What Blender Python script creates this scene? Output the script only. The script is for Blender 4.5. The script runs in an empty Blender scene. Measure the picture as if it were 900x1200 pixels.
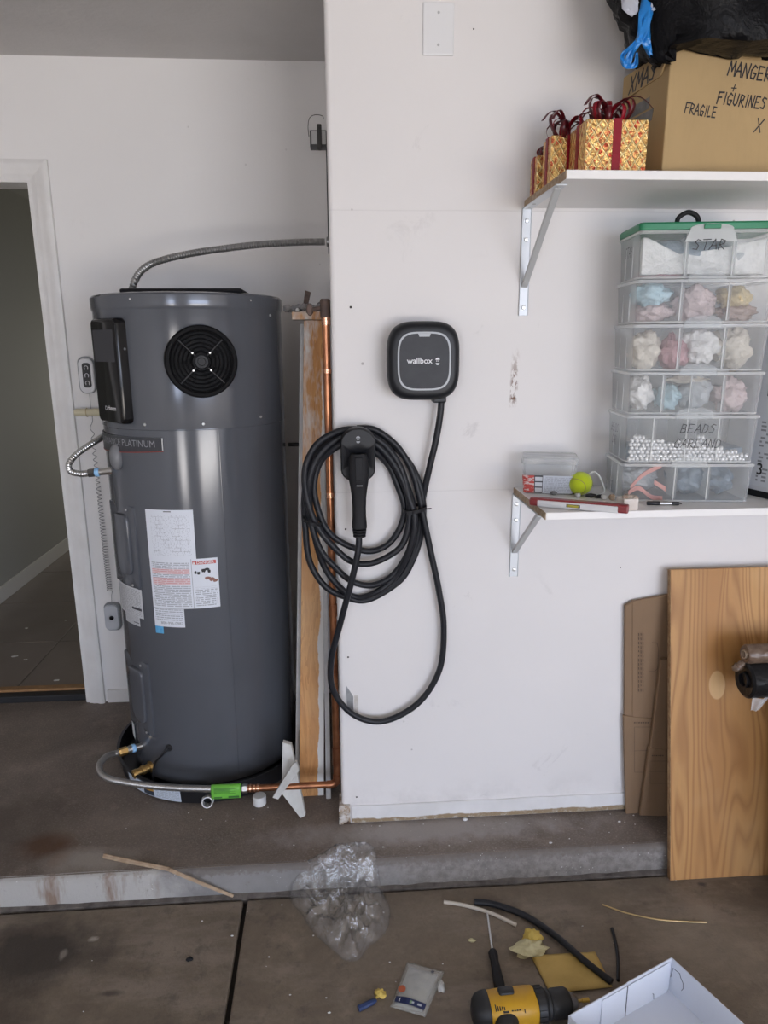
import bpy, bmesh, math, random
from mathutils import Vector, Matrix, noise
random.seed(7)
sc = bpy.context.scene
COL = sc.collection
PI = math.pi
R_ = math.radians

# ------------------------------------------------------------------ camera
F_PX, PITCH, YAW, ROLL = 830.0, R_(13.53), R_(3.92), R_(-.34)
CAM = Vector((0, -2.0, 1.517))
cam_data = bpy.data.cameras.new('camera')
cam = bpy.data.objects.new('camera', cam_data)
COL.objects.link(cam)
cam_data.sensor_fit = 'VERTICAL'
cam_data.sensor_height = 36.0
cam_data.lens = F_PX / 1200 * 36.0
cam_data.clip_start = .02
_cy, _sy, _cp, _sp, _cr, _sr = math.cos(YAW), math.sin(YAW), math.cos(PITCH), math.sin(PITCH), math.cos(ROLL), math.sin(ROLL)
_A = Matrix(((_cy, -_sy, 0), (0, 0, -1), (_sy, _cy, 0)))
_B = Matrix(((1, 0, 0), (0, _cp, -_sp), (0, _sp, _cp)))
_C = Matrix(((_cr, -_sr, 0), (_sr, _cr, 0), (0, 0, 1)))
M_CAM = _C @ _B @ _A                       # world -> (right, down, forward)
_rot = Matrix((M_CAM[0], -M_CAM[1], -M_CAM[2])).transposed()
cam.matrix_world = Matrix.Translation(CAM) @ _rot.to_4x4()
sc.camera = cam

# ------------------------------------------------------------------ world, lights, exposure
world = bpy.data.worlds.new('world')
sc.world = world
world.use_nodes = True
_bg = world.node_tree.nodes['Background']
_bg.inputs['Color'].default_value = (.62, .70, .80, 1)
_bg.inputs['Strength'].default_value = .1

def area(name, loc, rot, sx, sy, power, col):
    l = bpy.data.lights.new(name, 'AREA')
    l.shape = 'RECTANGLE'; l.size = sx; l.size_y = sy; l.energy = power; l.color = col
    o = bpy.data.objects.new(name, l); COL.objects.link(o)
    o.location = loc; o.rotation_euler = rot
    return o
# daylight outside the two open garage doors behind the camera: the sunlit driveway and the sky over it
area('sunlit_driveway', (1.0, -8.2, -.15), (R_(180), 0, 0), 13, 5.4, 2300, (1.0, .93, .86))
area('open_sky', (1.0, -11.5, 3.6), (R_(78), 0, 0), 16, 6.5, 2300, (.80, .90, 1.12))
# added fill lamp at the far end of the hall, brightening its grey wall
area('hall_fill', (-.9, 4.8, 1.1), (R_(-90), 0, 0), 1.4, 1.2, 9, (1.0, .97, .86))
sc.view_settings.view_transform = 'Standard'
sc.view_settings.look = 'None'
sc.view_settings.gamma = 1
sc.view_settings.use_curve_mapping = False
sc.view_settings.exposure = 0.38
sc.cycles.max_bounces = 12
sc.cycles.transparent_max_bounces = 32

def at(px, py, y):
    'the point of the plane Y = y that a measured pixel of the 900x1200 picture falls on'
    d = M_CAM.transposed() @ Vector(((px - 450) / F_PX, (py - 600) / F_PX, 1))
    return CAM + d * ((y - CAM.y) / d.y)
def atz(px, py, z):
    d = M_CAM.transposed() @ Vector(((px - 450) / F_PX, (py - 600) / F_PX, 1))
    return CAM + d * ((z - CAM.z) / d.z)

# ------------------------------------------------------------------ mesh helpers
class MB:
    def __init__(s): s.v = []; s.f = []; s.uv = {}; s.mi = {}
    def add(s, vs, fs, mi=0):
        b = len(s.v); s.v += [tuple(p) for p in vs]
        for f in fs:
            if mi: s.mi[len(s.f)] = mi
            s.f.append(tuple(i + b for i in f))
        return s
    def box8(s, c, mi=0):
        return s.add(c, [(0, 3, 2, 1), (4, 5, 6, 7), (0, 1, 5, 4), (1, 2, 6, 5), (2, 3, 7, 6), (3, 0, 4, 7)], mi)
    def box(s, x0, x1, y0, y1, z0, z1, mi=0, xf=None):
        c = [Vector(p) for p in ((x0, y0, z0), (x1, y0, z0), (x1, y1, z0), (x0, y1, z0), (x0, y0, z1), (x1, y0, z1), (x1, y1, z1), (x0, y1, z1))]
        if xf: c = [xf @ p for p in c]
        return s.box8(c, mi)
    def tube(s, pts, r, seg=10, closed=False, caps=True, mi=0):
        P = [Vector(p) for p in pts]; n = len(P)
        T = []
        for i in range(n):
            a = P[(i - 1) % n] if (closed or i > 0) else P[0]
            b = P[(i + 1) % n] if (closed or i < n - 1) else P[-1]
            t = b - a
            T.append(t.normalized() if t.length > 1e-9 else (T[-1] if T else Vector((0, 0, 1))))
        up = Vector((0, 0, 1)) if abs(T[0].z) < .9 else Vector((1, 0, 0))
        N = (up - T[0] * up.dot(T[0])).normalized()
        vs = []
        for i in range(n):
            N = (N - T[i] * N.dot(T[i]))
            N = N.normalized() if N.length > 1e-6 else T[i].orthogonal().normalized()
            Bn = T[i].cross(N)
            rr = r[i] if isinstance(r, (list, tuple)) else r
            for k in range(seg):
                a = 2 * PI * k / seg
                vs.append(P[i] + (N * math.cos(a) + Bn * math.sin(a)) * rr)
        fs = []
        for i in range(n if closed else n - 1):
            j = (i + 1) % n
            for k in range(seg):
                l = (k + 1) % seg
                fs.append((i * seg + k, i * seg + l, j * seg + l, j * seg + k))
        if caps and not closed:
            fs.append(tuple(range(seg - 1, -1, -1))); fs.append(tuple((n - 1) * seg + k for k in range(seg)))
        return s.add(vs, fs, mi)
    def lathe(s, prof, seg=32, xf=None, mi=0, arc=None):
        vs = []; fs = []; n = len(prof)
        for (r, z) in prof:
            for k in range(seg):
                a = 2 * PI * k / seg
                p = Vector((r * math.cos(a), r * math.sin(a), z))
                vs.append(xf @ p if xf else p)
        for i in range(n - 1):
            for k in range(seg):
                l = (k + 1) % seg
                fs.append((i * seg + k, i * seg + l, (i + 1) * seg + l, (i + 1) * seg + k))
        ring = prof[0] == prof[-1]
        if prof[0][0] > 1e-6 and not ring: fs.append(tuple(range(seg - 1, -1, -1)))
        if prof[-1][0] > 1e-6 and not ring: fs.append(tuple((n - 1) * seg + k for k in range(seg)))
        return s.add(vs, fs, mi)
    def prism(s, poly, fn0, fn1, mi=0):
        n = len(poly)
        vs = [fn0(*p) for p in poly] + [fn1(*p) for p in poly]
        fs = [tuple(range(n - 1, -1, -1)), tuple(range(n, 2 * n))]
        for i in range(n):
            j = (i + 1) % n
            fs.append((i, j, n + j, n + i))
        return s.add(vs, fs, mi)
    def rings(s, loops, cap0=True, cap1=True, mi=0):
        'a skin through loops of equal length'
        n = len(loops[0]); vs = [p for l in loops for p in l]; fs = []
        for i in range(len(loops) - 1):
            for k in range(n):
                j = (k + 1) % n
                fs.append((i * n + k, i * n + j, (i + 1) * n + j, (i + 1) * n + k))
        if cap0: fs.append(tuple(range(n - 1, -1, -1)))
        if cap1: fs.append(tuple((len(loops) - 1) * n + k for k in range(n)))
        return s.add(vs, fs, mi)
    def grid(s, nu, nv, fn, mi=0):
        b = len(s.f)
        vs = [fn(i / nu, j / nv) for j in range(nv + 1) for i in range(nu + 1)]
        fs = []; W = nu + 1
        for j in range(nv):
            for i in range(nu):
                fs.append((j * W + i, j * W + i + 1, (j + 1) * W + i + 1, (j + 1) * W + i))
                s.uv[b + len(fs) - 1] = [(i / nu, j / nv), ((i + 1) / nu, j / nv), ((i + 1) / nu, (j + 1) / nv), (i / nu, (j + 1) / nv)]
        return s.add(vs, fs, mi)
    def ball(s, c, r, seg=12, ring=8, amp=0, fq=3.0, seed=0, mi=0):
        c = Vector(c); rr = Vector(r) if not isinstance(r, (int, float)) else Vector((r, r, r))
        vs = []
        for j in range(ring + 1):
            t = PI * j / ring
            for k in range(seg):
                a = 2 * PI * k / seg
                d = Vector((math.sin(t) * math.cos(a), math.sin(t) * math.sin(a), math.cos(t)))
                m = 1 + (amp * noise.noise(d * fq + Vector((seed * 7.3, seed * 1.7, seed))) if amp else 0)
                vs.append(c + Vector((d.x * rr.x, d.y * rr.y, d.z * rr.z)) * m)
        fs = []
        for j in range(ring):
            for k in range(seg):
                l = (k + 1) % seg
                fs.append((j * seg + k, (j + 1) * seg + k, (j + 1) * seg + l, j * seg + l))
        return s.add(vs, fs, mi)
    def build(s, name, m, parent=None, smooth=None, bevel=0, bseg=2, fix=True, weld=False):
        me = bpy.data.meshes.new(name)
        me.from_pydata(s.v, [], s.f)
        ms = m if isinstance(m, (list, tuple)) else [m]
        for x in ms: me.materials.append(x)
        for i, k in s.mi.items(): me.polygons[i].material_index = k
        if s.uv:
            L = me.uv_layers.new(name='UVMap')
            for i, q in s.uv.items():
                for li, t in zip(me.polygons[i].loop_indices, q): L.data[li].uv = t
        if fix or bevel:
            bm = bmesh.new(); bm.from_mesh(me)
            if weld: bmesh.ops.remove_doubles(bm, verts=bm.verts, dist=1e-5)
            if fix: bmesh.ops.recalc_face_normals(bm, faces=bm.faces)
            if bevel:
                es = [e for e in bm.edges if len(e.link_faces) == 2 and e.calc_face_angle(0) > .5]
                bmesh.ops.bevel(bm, geom=es, offset=bevel, segments=bseg, profile=.5, affect='EDGES', clamp_overlap=True)
            bm.to_mesh(me); bm.free()
        if smooth:
            me.shade_smooth()
            me.set_sharp_from_angle(angle=R_(smooth))
        o = bpy.data.objects.new(name, me)
        COL.objects.link(o)
        if parent is not None: attach(o, parent)
        return o

ROOT_M = {}
def attach(o, parent):
    o.parent = parent
    o.matrix_parent_inverse = ROOT_M.get(parent.name, Matrix.Identity(4)).inverted()
def thing(name, label, cat, loc=(0, 0, 0), group=None):
    o = bpy.data.objects.new(name, None); COL.objects.link(o)
    o.empty_display_size = .05
    o.location = loc
    ROOT_M[o.name] = Matrix.Translation(Vector(loc))
    o['label'] = label; o['category'] = cat
    if group: o['group'] = group
    return o
def tag(o, label, cat, group=None, kind=None):
    o['label'] = label; o['category'] = cat
    if group: o['group'] = group
    if kind: o['kind'] = kind
    return o
def struct(o):
    o['kind'] = 'structure'; return o
def stuff(o, label=None, cat=None):
    o['kind'] = 'stuff'
    if label: o['label'] = label
    if cat: o['category'] = cat
    return o
def spline(pts, n=8, closed=False):
    P = [Vector(p) for p in pts]; out = []; m = len(P)
    for i in range(m if closed else m - 1):
        if closed: a, b, c, d = P[i - 1], P[i], P[(i + 1) % m], P[(i + 2) % m]
        else: a, b, c, d = P[max(i - 1, 0)], P[i], P[i + 1], P[min(i + 2, m - 1)]
        for k in range(n):
            t = k / n
            out.append(.5 * ((2 * b) + (c - a) * t + (2 * a - 5 * b + 4 * c - d) * t * t + (3 * b - a - 3 * c + d) * t ** 3))
    if not closed: out.append(P[-1])
    return out
def resample(pts, step):
    out = [pts[0].copy()]; acc = 0
    for a, b in zip(pts, pts[1:]):
        L = (b - a).length
        if L < 1e-9: continue
        t = step - acc
        while t <= L:
            out.append(a.lerp(b, t / L)); t += step
        acc = L - (t - step)
    return out
def ribbed(mb, pts, r0, r1, pitch, seg=12):
    P = resample(pts, pitch / 4)
    mb.tube(P, [(r0, (r0 + r1) / 2, r1, (r0 + r1) / 2)[i % 4] for i in range(len(P))], seg)
def squircle(a, b, n=3.6, k=48):
    out = []
    for i in range(k):
        t = 2 * PI * i / k; c, s_ = math.cos(t), math.sin(t)
        out.append((a * math.copysign(abs(c) ** (2 / n), c), b * math.copysign(abs(s_) ** (2 / n), s_)))
    return out
def rrect(w, h, r, k=5):
    out = []
    for cx, cz, a0 in ((w / 2 - r, h / 2 - r, 0), (-w / 2 + r, h / 2 - r, 90), (-w / 2 + r, -h / 2 + r, 180), (w / 2 - r, -h / 2 + r, 270)):
        for i in range(k + 1):
            a = R_(a0 + 90 * i / k); out.append((cx + r * math.cos(a), cz + r * math.sin(a)))
    return out
def rotz(a, loc=(0, 0, 0)): return Matrix.Translation(Vector(loc)) @ Matrix.Rotation(a, 4, 'Z')
def align(p, d):
    'matrix that puts +Z along d at p'
    return Matrix.Translation(Vector(p)) @ Vector(d).to_track_quat('Z', 'Y').to_matrix().to_4x4()

_text_cache = {}
def text_geo(s, size=1.0, bold=0):
    key = (s, bold)
    if key not in _text_cache:
        cu = bpy.data.curves.new('lettering', 'FONT'); cu.body = s; cu.size = 1; cu.align_x = 'CENTER'; cu.align_y = 'CENTER'; cu.offset = bold
        cu.resolution_u = 3
        o = bpy.data.objects.new('lettering', cu); COL.objects.link(o)
        dg = bpy.context.evaluated_depsgraph_get()
        me = bpy.data.meshes.new_from_object(o.evaluated_get(dg))
        _text_cache[key] = ([tuple(v.co) for v in me.vertices], [tuple(p.vertices) for p in me.polygons])
        bpy.data.objects.remove(o); bpy.data.curves.remove(cu); bpy.data.meshes.remove(me)
    v, f = _text_cache[key]
    return [(x * size, y * size) for x, y, z in v], f
def text(mb, s, size, fn, bold=0):
    v, f = text_geo(s, size, bold)
    return mb.add([fn(x, y) for x, y in v], f)
STROKES = {
 'A': [[(0, 0), (.38, 1), (.7, 0)], [(.12, .36), (.6, .4)]], 'B': [[(.05, 0), (.08, 1), (.5, .9), (.5, .62), (.1, .52), (.6, .42), (.55, .08), (.05, 0)]],
 'D': [[(.06, 0), (.1, 1), (.55, .8), (.62, .35), (.4, .06), (.06, 0)]], 'E': [[(.6, .98), (.08, 1), (.04, 0), (.6, .03)], [(.06, .5), (.5, .54)]],
 'F': [[(.7, 1.02), (.1, .97), (.04, 0)], [(.07, .52), (.5, .56)]], 'G': [[(.62, .84), (.36, 1), (.06, .6), (.16, .06), (.5, 0), (.62, .4), (.34, .42)]],
 'I': [[(.2, 1), (.16, 0)]], 'L': [[(.12, 1), (.06, .02), (.58, .06)]], 'M': [[(0, 0), (.14, 1), (.4, .3), (.66, 1.02), (.76, 0)]],
 'N': [[(.04, 0), (.1, 1), (.56, .02), (.66, 1.04)]], 'R': [[(.06, 0), (.1, 1), (.56, .86), (.5, .56), (.1, .48), (.66, 0)]],
 'S': [[(.6, .9), (.3, 1), (.1, .76), (.52, .4), (.42, .06), (.04, .08)]], 'T': [[(0, .96), (.74, 1)], [(.38, .98), (.34, 0)]],
 'U': [[(.06, 1), (.08, .2), (.32, 0), (.56, .2), (.62, 1)]], 'X': [[(.04, 0), (.66, 1)], [(.08, 1), (.6, 0)]], '+': [[(.34, .1), (.36, .8)], [(.04, .44), (.68, .48)]],
 'Y': [[(.0, 1), (.34, .5)], [(.7, 1.0), (.2, 0)]]}
def handwrite(mb, s, h, fn, w=.09, slant=.22, adv=.82):
    'letters drawn as strokes of a felt pen; fn(x, y) puts them on a surface'
    rnd = random.Random(s)
    x = -adv * h * len(s) / 2
    for ch in s:
        for st in STROKES.get(ch, []):
            pts = [Vector(((p[0] + p[1] * slant) * h + x + rnd.uniform(-.02, .02) * h, (p[1] - .5) * h + rnd.uniform(-.02, .02) * h)) for p in st]
            for a, b in zip(pts, pts[1:]):
                d = (b - a)
                if d.length < 1e-6: continue
                d.normalize(); n = Vector((-d.y, d.x)) * w * h * .5; e = d * w * h * .4
                mb.add([fn(*(a - n - e)), fn(*(b - n + e)), fn(*(b + n + e)), fn(*(a + n - e))], [(0, 1, 2, 3)])
        x += adv * h * (.55 if ch == 'I' else 1)

# ------------------------------------------------------------------ material helpers
class NT:
    def __init__(s, name):
        s.m = bpy.data.materials.new(name); s.m.use_nodes = True; s.t = s.m.node_tree
        s.p = s.t.nodes['Principled BSDF']; s.out = s.t.nodes['Material Output']
        s._co = None
    def n(s, typ, **kw):
        x = s.t.nodes.new(typ)
        for k, v in kw.items(): setattr(x, k, v)
        return x
    def lk(s, a, b): s.t.links.new(a, b)
    def co(s, kind='Object'):
        if s._co is None: s._co = s.n('ShaderNodeTexCoord')
        return s._co.outputs[kind]
    def put(s, inp, v):
        if v is None: return
        if hasattr(v, 'is_linked') or isinstance(v, bpy.types.NodeSocket): s.lk(v, inp)
        elif isinstance(v, (tuple, list)) and len(v) == 3 and inp.type == 'RGBA': inp.default_value = (*v, 1)
        else: inp.default_value = v
    def map(s, vec, scale=(1, 1, 1), loc=(0, 0, 0), rot=(0, 0, 0)):
        x = s.n('ShaderNodeMapping'); s.lk(vec, x.inputs[0]); x.inputs['Scale'].default_value = scale; x.inputs['Location'].default_value = loc; x.inputs['Rotation'].default_value = rot
        return x.outputs[0]
    def noise(s, scale, detail=4, rough=.55, vec=None, dist=0, out='Fac'):
        x = s.n('ShaderNodeTexNoise'); s.lk(vec if vec is not None else s.co(), x.inputs['Vector'])
        x.inputs['Scale'].default_value = scale; x.inputs['Detail'].default_value = detail; x.inputs['Roughness'].default_value = rough; x.inputs['Distortion'].default_value = dist
        return x.outputs[out]
    def voro(s, scale, feature='F1', vec=None, out='Distance', rnd=1):
        x = s.n('ShaderNodeTexVoronoi', feature=feature); s.lk(vec if vec is not None else s.co(), x.inputs['Vector'])
        x.inputs['Scale'].default_value = scale; x.inputs['Randomness'].default_value = rnd
        return x.outputs[out]
    def math(s, op, a, b=0.0, c=None, clamp=False):
        x = s.n('ShaderNodeMath', operation=op); x.use_clamp = clamp
        s.put(x.inputs[0], a); s.put(x.inputs[1], b)
        if c is not None: s.put(x.inputs[2], c)
        return x.outputs[0]
    def ramp(s, fac, lo, hi, a=0.0, b=1.0):
        x = s.n('ShaderNodeMapRange'); s.put(x.inputs[0], fac)
        x.inputs[1].default_value = lo; x.inputs[2].default_value = hi; x.inputs[3].default_value = a; x.inputs[4].default_value = b
        return x.outputs[0]
    def mix(s, fac, a, b, blend='MIX'):
        x = s.n('ShaderNodeMix', data_type='RGBA', blend_type=blend)
        s.put(x.inputs[0], fac); s.put(x.inputs[6], a); s.put(x.inputs[7], b)
        return x.outputs[2]
    def sep(s, vec):
        x = s.n('ShaderNodeSeparateXYZ'); s.lk(vec, x.inputs[0]); return x.outputs
    def bump(s, h, strength=.3, dist=.002, nrm=None):
        x = s.n('ShaderNodeBump'); s.lk(h, x.inputs['Height']); x.inputs['Strength'].default_value = strength; x.inputs['Distance'].default_value = dist
        if nrm is not None: s.lk(nrm, x.inputs['Normal'])
        s.lk(x.outputs[0], s.p.inputs['Normal']); return x.outputs[0]
    def set(s, **kw):
        for k, v in kw.items(): s.put(s.p.inputs[k.replace('_', ' ')], v)
        return s
def mat(name, col, rough=.5, metal=0.0, var=None, bump=None, spec=.5, coat=0.0):
    N = NT(name)
    c = col
    if var:                                     # (second colour, noise scale)
        c = N.mix(N.ramp(N.noise(var[1], 5), .35, .68), col, var[0])
    N.set(Base_Color=c, Roughness=rough, Metallic=metal, Specular_IOR_Level=spec, Coat_Weight=coat)
    if bump: N.bump(N.noise(bump[0], 3), bump[1], bump[2] if len(bump) > 2 else .002)
    return N.m
def see_through_mat(name, tint, alpha, rough=.25, milk=.6, bump=None):
    'clear or milky plastic: part of the light passes straight, the rest meets a glossy skin'
    N = NT(name)
    tr = N.n('ShaderNodeBsdfTransparent'); tr.inputs[0].default_value = (.97, .98, .98, 1)
    N.set(Base_Color=tint, Roughness=rough)
    N.p.inputs['Specular IOR Level'].default_value = .5
    N.p.inputs['Transmission Weight'].default_value = 0
    tl = N.n('ShaderNodeBsdfTranslucent'); tl.inputs[0].default_value = (*tint, 1)
    a = N.n('ShaderNodeMixShader'); a.inputs[0].default_value = milk
    N.lk(N.p.outputs[0], a.inputs[1]); N.lk(tl.outputs[0], a.inputs[2])
    b = N.n('ShaderNodeMixShader')
    lw = N.n('ShaderNodeLayerWeight'); lw.inputs[0].default_value = .35
    f = N.math('ADD', N.math('MULTIPLY', lw.outputs['Facing'], .55), alpha, clamp=True)
    N.lk(f, b.inputs[0]); N.lk(tr.outputs[0], b.inputs[1]); N.lk(a.outputs[0], b.inputs[2])
    N.lk(b.outputs[0], N.out.inputs[0])
    if bump: N.bump(N.noise(bump[0], 4, dist=1.5), bump[1], bump[2])
    return N.m
def film_mat(name, haze=.03, tint=(.9, .9, .9), rough=.09, bump=None):
    'thin clear film: mirror-like skin by Fresnel over a see-through body with a little haze'
    N = NT(name)
    tr = N.n('ShaderNodeBsdfTransparent'); tr.inputs[0].default_value = (.985, .985, .985, 1)
    gl = N.n('ShaderNodeBsdfGlossy'); gl.inputs['Roughness'].default_value = rough
    df = N.n('ShaderNodeBsdfDiffuse'); df.inputs[0].default_value = (*tint, 1)
    fr = N.n('ShaderNodeLayerWeight'); fr.inputs[0].default_value = .5
    a = N.n('ShaderNodeMixShader'); a.inputs[0].default_value = haze; N.lk(tr.outputs[0], a.inputs[1]); N.lk(df.outputs[0], a.inputs[2])
    b = N.n('ShaderNodeMixShader'); N.lk(N.math('ADD', N.math('MULTIPLY', N.math('POWER', fr.outputs['Facing'], 4.0), .8), .07), b.inputs[0]); N.lk(a.outputs[0], b.inputs[1]); N.lk(gl.outputs[0], b.inputs[2])
    N.lk(b.outputs[0], N.out.inputs[0])
    if bump:
        x = N.n('ShaderNodeBump'); N.lk(N.noise(bump[0], 4, dist=1.5), x.inputs['Height']); x.inputs['Strength'].default_value = bump[1]; x.inputs['Distance'].default_value = bump[2]
        N.lk(x.outputs[0], gl.inputs['Normal']); N.lk(x.outputs[0], fr.inputs['Normal'])
    return N.m

# ================================================================== MATERIALS
def wall_paint(name, col, dirt=1.0, seams=()):
    N = NT(name)
    P = N.co()
    c = N.mix(N.ramp(N.noise(1.1, 5), .3, .7), col, tuple(x * .94 for x in col))
    # finger marks and scuffs
    sm = N.math('MULTIPLY', N.ramp(N.noise(7, 7, .7, dist=.6), .62, .74), N.ramp(N.noise(1.7, 2), .48, .62))
    c = N.mix(N.math('MULTIPLY', sm, .32 * dirt), c, (.40, .38, .37))
    sp = N.math('MULTIPLY', N.ramp(N.voro(11), .055, .03), N.ramp(N.noise(2.3, 2), .5, .56))
    c = N.mix(N.math('MULTIPLY', sp, .55 * dirt), c, (.28, .25, .24))
    h = N.math('ADD', N.math('MULTIPLY', N.noise(260, 3), .35), N.math('MULTIPLY', N.noise(30, 4), .5))
    s = N.sep(P)
    for (ax, v, w) in seams:                    # taped drywall joints, a hair proud with a hairline crack
        d = N.math('ABSOLUTE', N.math('SUBTRACT', s[ax], N.math('ADD', v, N.math('MULTIPLY', N.math('SUBTRACT', N.noise(3, 2), .5), .006))))
        m = N.ramp(d, w, w * .3)
        c = N.mix(N.math('MULTIPLY', m, .18), c, (.45, .43, .42))
        h = N.math('SUBTRACT', h, N.math('MULTIPLY', m, .8))
    if dirt > 1:                                # rusty drips scraped into the paint under the upper bracket
        box = N.math('MULTIPLY', N.ramp(N.math('ABSOLUTE', N.math('SUBTRACT', s[0], N.math('SUBTRACT', .5075, N.math('MULTIPLY', N.math('SUBTRACT', s[2], 1.40), -.03)))), .013, .004),
                     N.math('MULTIPLY', N.ramp(s[2], 1.33, 1.36), N.ramp(s[2], 1.50, 1.40)))
        dr = N.math('MULTIPLY', box, N.ramp(N.noise(60, 5, .7, vec=N.map(P, (1.3, 1, .55))), .47, .53))
        c = N.mix(dr, c, (.17, .085, .05))
        low = N.math('MULTIPLY', N.ramp(s[2], .16, .02), N.ramp(N.noise(9, 6, .7), .45, .68))
        c = N.mix(N.math('MULTIPLY', low, .35), c, (.33, .31, .30))
    N.set(Base_Color=c, Roughness=.62, Specular_IOR_Level=.3)
    N.bump(h, .22, .0015)
    return N.m
WALL = (.80, .775, .765)
m_wall = wall_paint('charger_wall_paint', WALL, 1.5, ((2, 1.854, .0022), (2, 1.094, .0022)))
m_wall_back = wall_paint('alcove_wall_paint', (.84, .82, .805), .5)
m_ceiling = mat('ceiling_paint', (.62, .60, .585), .8, var=((.57, .55, .535), 3), bump=(55, .35, .004))
m_trim = mat('white_trim_paint', (.79, .775, .76), .42, var=((.72, .70, .68), 9), bump=(40, .08))
m_hall = mat('hall_grey_paint', (.33, .325, .30), .7, bump=(90, .15))
m_hall_trim = mat('hall_trim_paint', (.62, .60, .57), .5)
m_tile = mat('hall_tile', (.23, .19, .165), .38, var=((.19, .155, .135), 4), bump=(25, .1))
m_grout = mat('hall_grout', (.05, .045, .04), .9)

def concrete(name, base, dark, kind):
    N = NT(name); P = N.co(); s = N.sep(P)
    c = N.mix(N.ramp(N.noise(2.6, 8, .68, dist=.8), .36, .62), base, dark)
    c = N.mix(N.math('MULTIPLY', N.ramp(N.noise(70, 7, .8), .38, .68), .65), c, tuple(x * .62 for x in base))
    c = N.mix(N.math('MULTIPLY', N.ramp(N.noise(9, 6, .7), .55, .74), .45), c, tuple(min(1, x * 1.45) for x in base))
    def blob(x, y, rx, ry, lo=.35, hi=1.0, sc=6):
        d = N.math('POWER', N.math('ADD', N.math('POWER', N.math('DIVIDE', N.math('SUBTRACT', s[0], x), rx), 2), N.math('POWER', N.math('DIVIDE', N.math('SUBTRACT', s[1], y), ry), 2)), .5)
        d = N.math('ADD', d, N.math('MULTIPLY', N.math('SUBTRACT', N.noise(sc, 6, .65), .5), 1.5))
        return N.ramp(d, hi, lo)
    if kind == 'slab':
        c = N.mix(N.math('MULTIPLY', N.ramp(N.noise(150, 3, .7), .5, .75), .5), c, tuple(min(1, x * 1.7) for x in base))
        c = N.mix(N.math('MULTIPLY', blob(-.93, -.03, .11, .07), .9), c, (.12, .058, .028))
        c = N.mix(N.math('MULTIPLY', blob(-.86, -.10, .035, .04), .7), c, (.15, .075, .035))
        c = N.mix(N.math('MULTIPLY', blob(-.76, -.11, .16, .07), .75), c, (.38, .34, .30))
        c = N.mix(N.math('MULTIPLY', blob(-1.2, .05, .35, .3), .6), c, (.085, .068, .055))
        c = N.mix(N.math('MULTIPLY', blob(.25, -.05, .62, .085, sc=14), .75), c, (.36, .33, .315))
        c = N.mix(N.math('MULTIPLY', blob(-.5, .06, .5, .10), .35), c, (.30, .25, .20))
        sp = N.math('MULTIPLY', N.ramp(N.voro(38), .11, .07), N.ramp(N.noise(3.1, 3), .52, .58))
        c = N.mix(N.math('MULTIPLY', sp, .3), c, (.52, .50, .47))
    else:
        c = N.mix(N.math('MULTIPLY', N.ramp(N.noise(4.5, 6, .7, vec=N.map(P, (.5, 1.6, 1))), .5, .64), .5), c, (.30, .25, .205))
        c = N.mix(N.math('MULTIPLY', N.ramp(N.noise(17, 7, .75), .55, .66), .55), c, (.10, .082, .068))
        c = N.mix(N.math('MULTIPLY', blob(-.84, -.35, .24, .15), .85), c, (.045, .037, .032))
        c = N.mix(N.math('MULTIPLY', blob(-.95, -.55, .28, .12), .7), c, (.06, .045, .036))
        c = N.mix(N.math('MULTIPLY', blob(-.60, -.49, .035, .012, sc=14), .7), c, (.055, .045, .038))
        c = N.mix(N.math('MULTIPLY', blob(-.70, -.315, .018, .012, sc=30), .9), c, (.40, .36, .31))
        c = N.mix(N.math('MULTIPLY', blob(-.765, -.36, .012, .02, sc=30), .6), c, (.33, .29, .25))
        c = N.mix(N.math('MULTIPLY', blob(.41, -.28, .10, .05, sc=9), .45), c, (.08, .066, .056))
        c = N.mix(N.math('MULTIPLY', blob(1.08, -.245, .018, .012, sc=30), .85), c, (.075, .065, .06))
        c = N.mix(N.math('MULTIPLY', blob(.98, -.45, .22, .16), .3), c, (.34, .29, .23))
        c = N.mix(N.math('MULTIPLY', blob(.25, -.62, .4, .03, sc=12), .4), c, (.11, .085, .07))
    N.set(Base_Color=c, Roughness=N.ramp(N.noise(5, 4), .3, .7, .52, .8), Specular_IOR_Level=.35)
    N.bump(N.math('ADD', N.noise(120, 5, .7), N.math('MULTIPLY', N.noise(14, 5), .8)), .5, .003)
    return N.m
m_slab = concrete('slab_concrete', (.240, .198, .168), (.152, .122, .101), 'slab')
m_floor = concrete('floor_concrete', (.228, .184, .138), (.150, .119, .089), 'floor')
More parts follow.
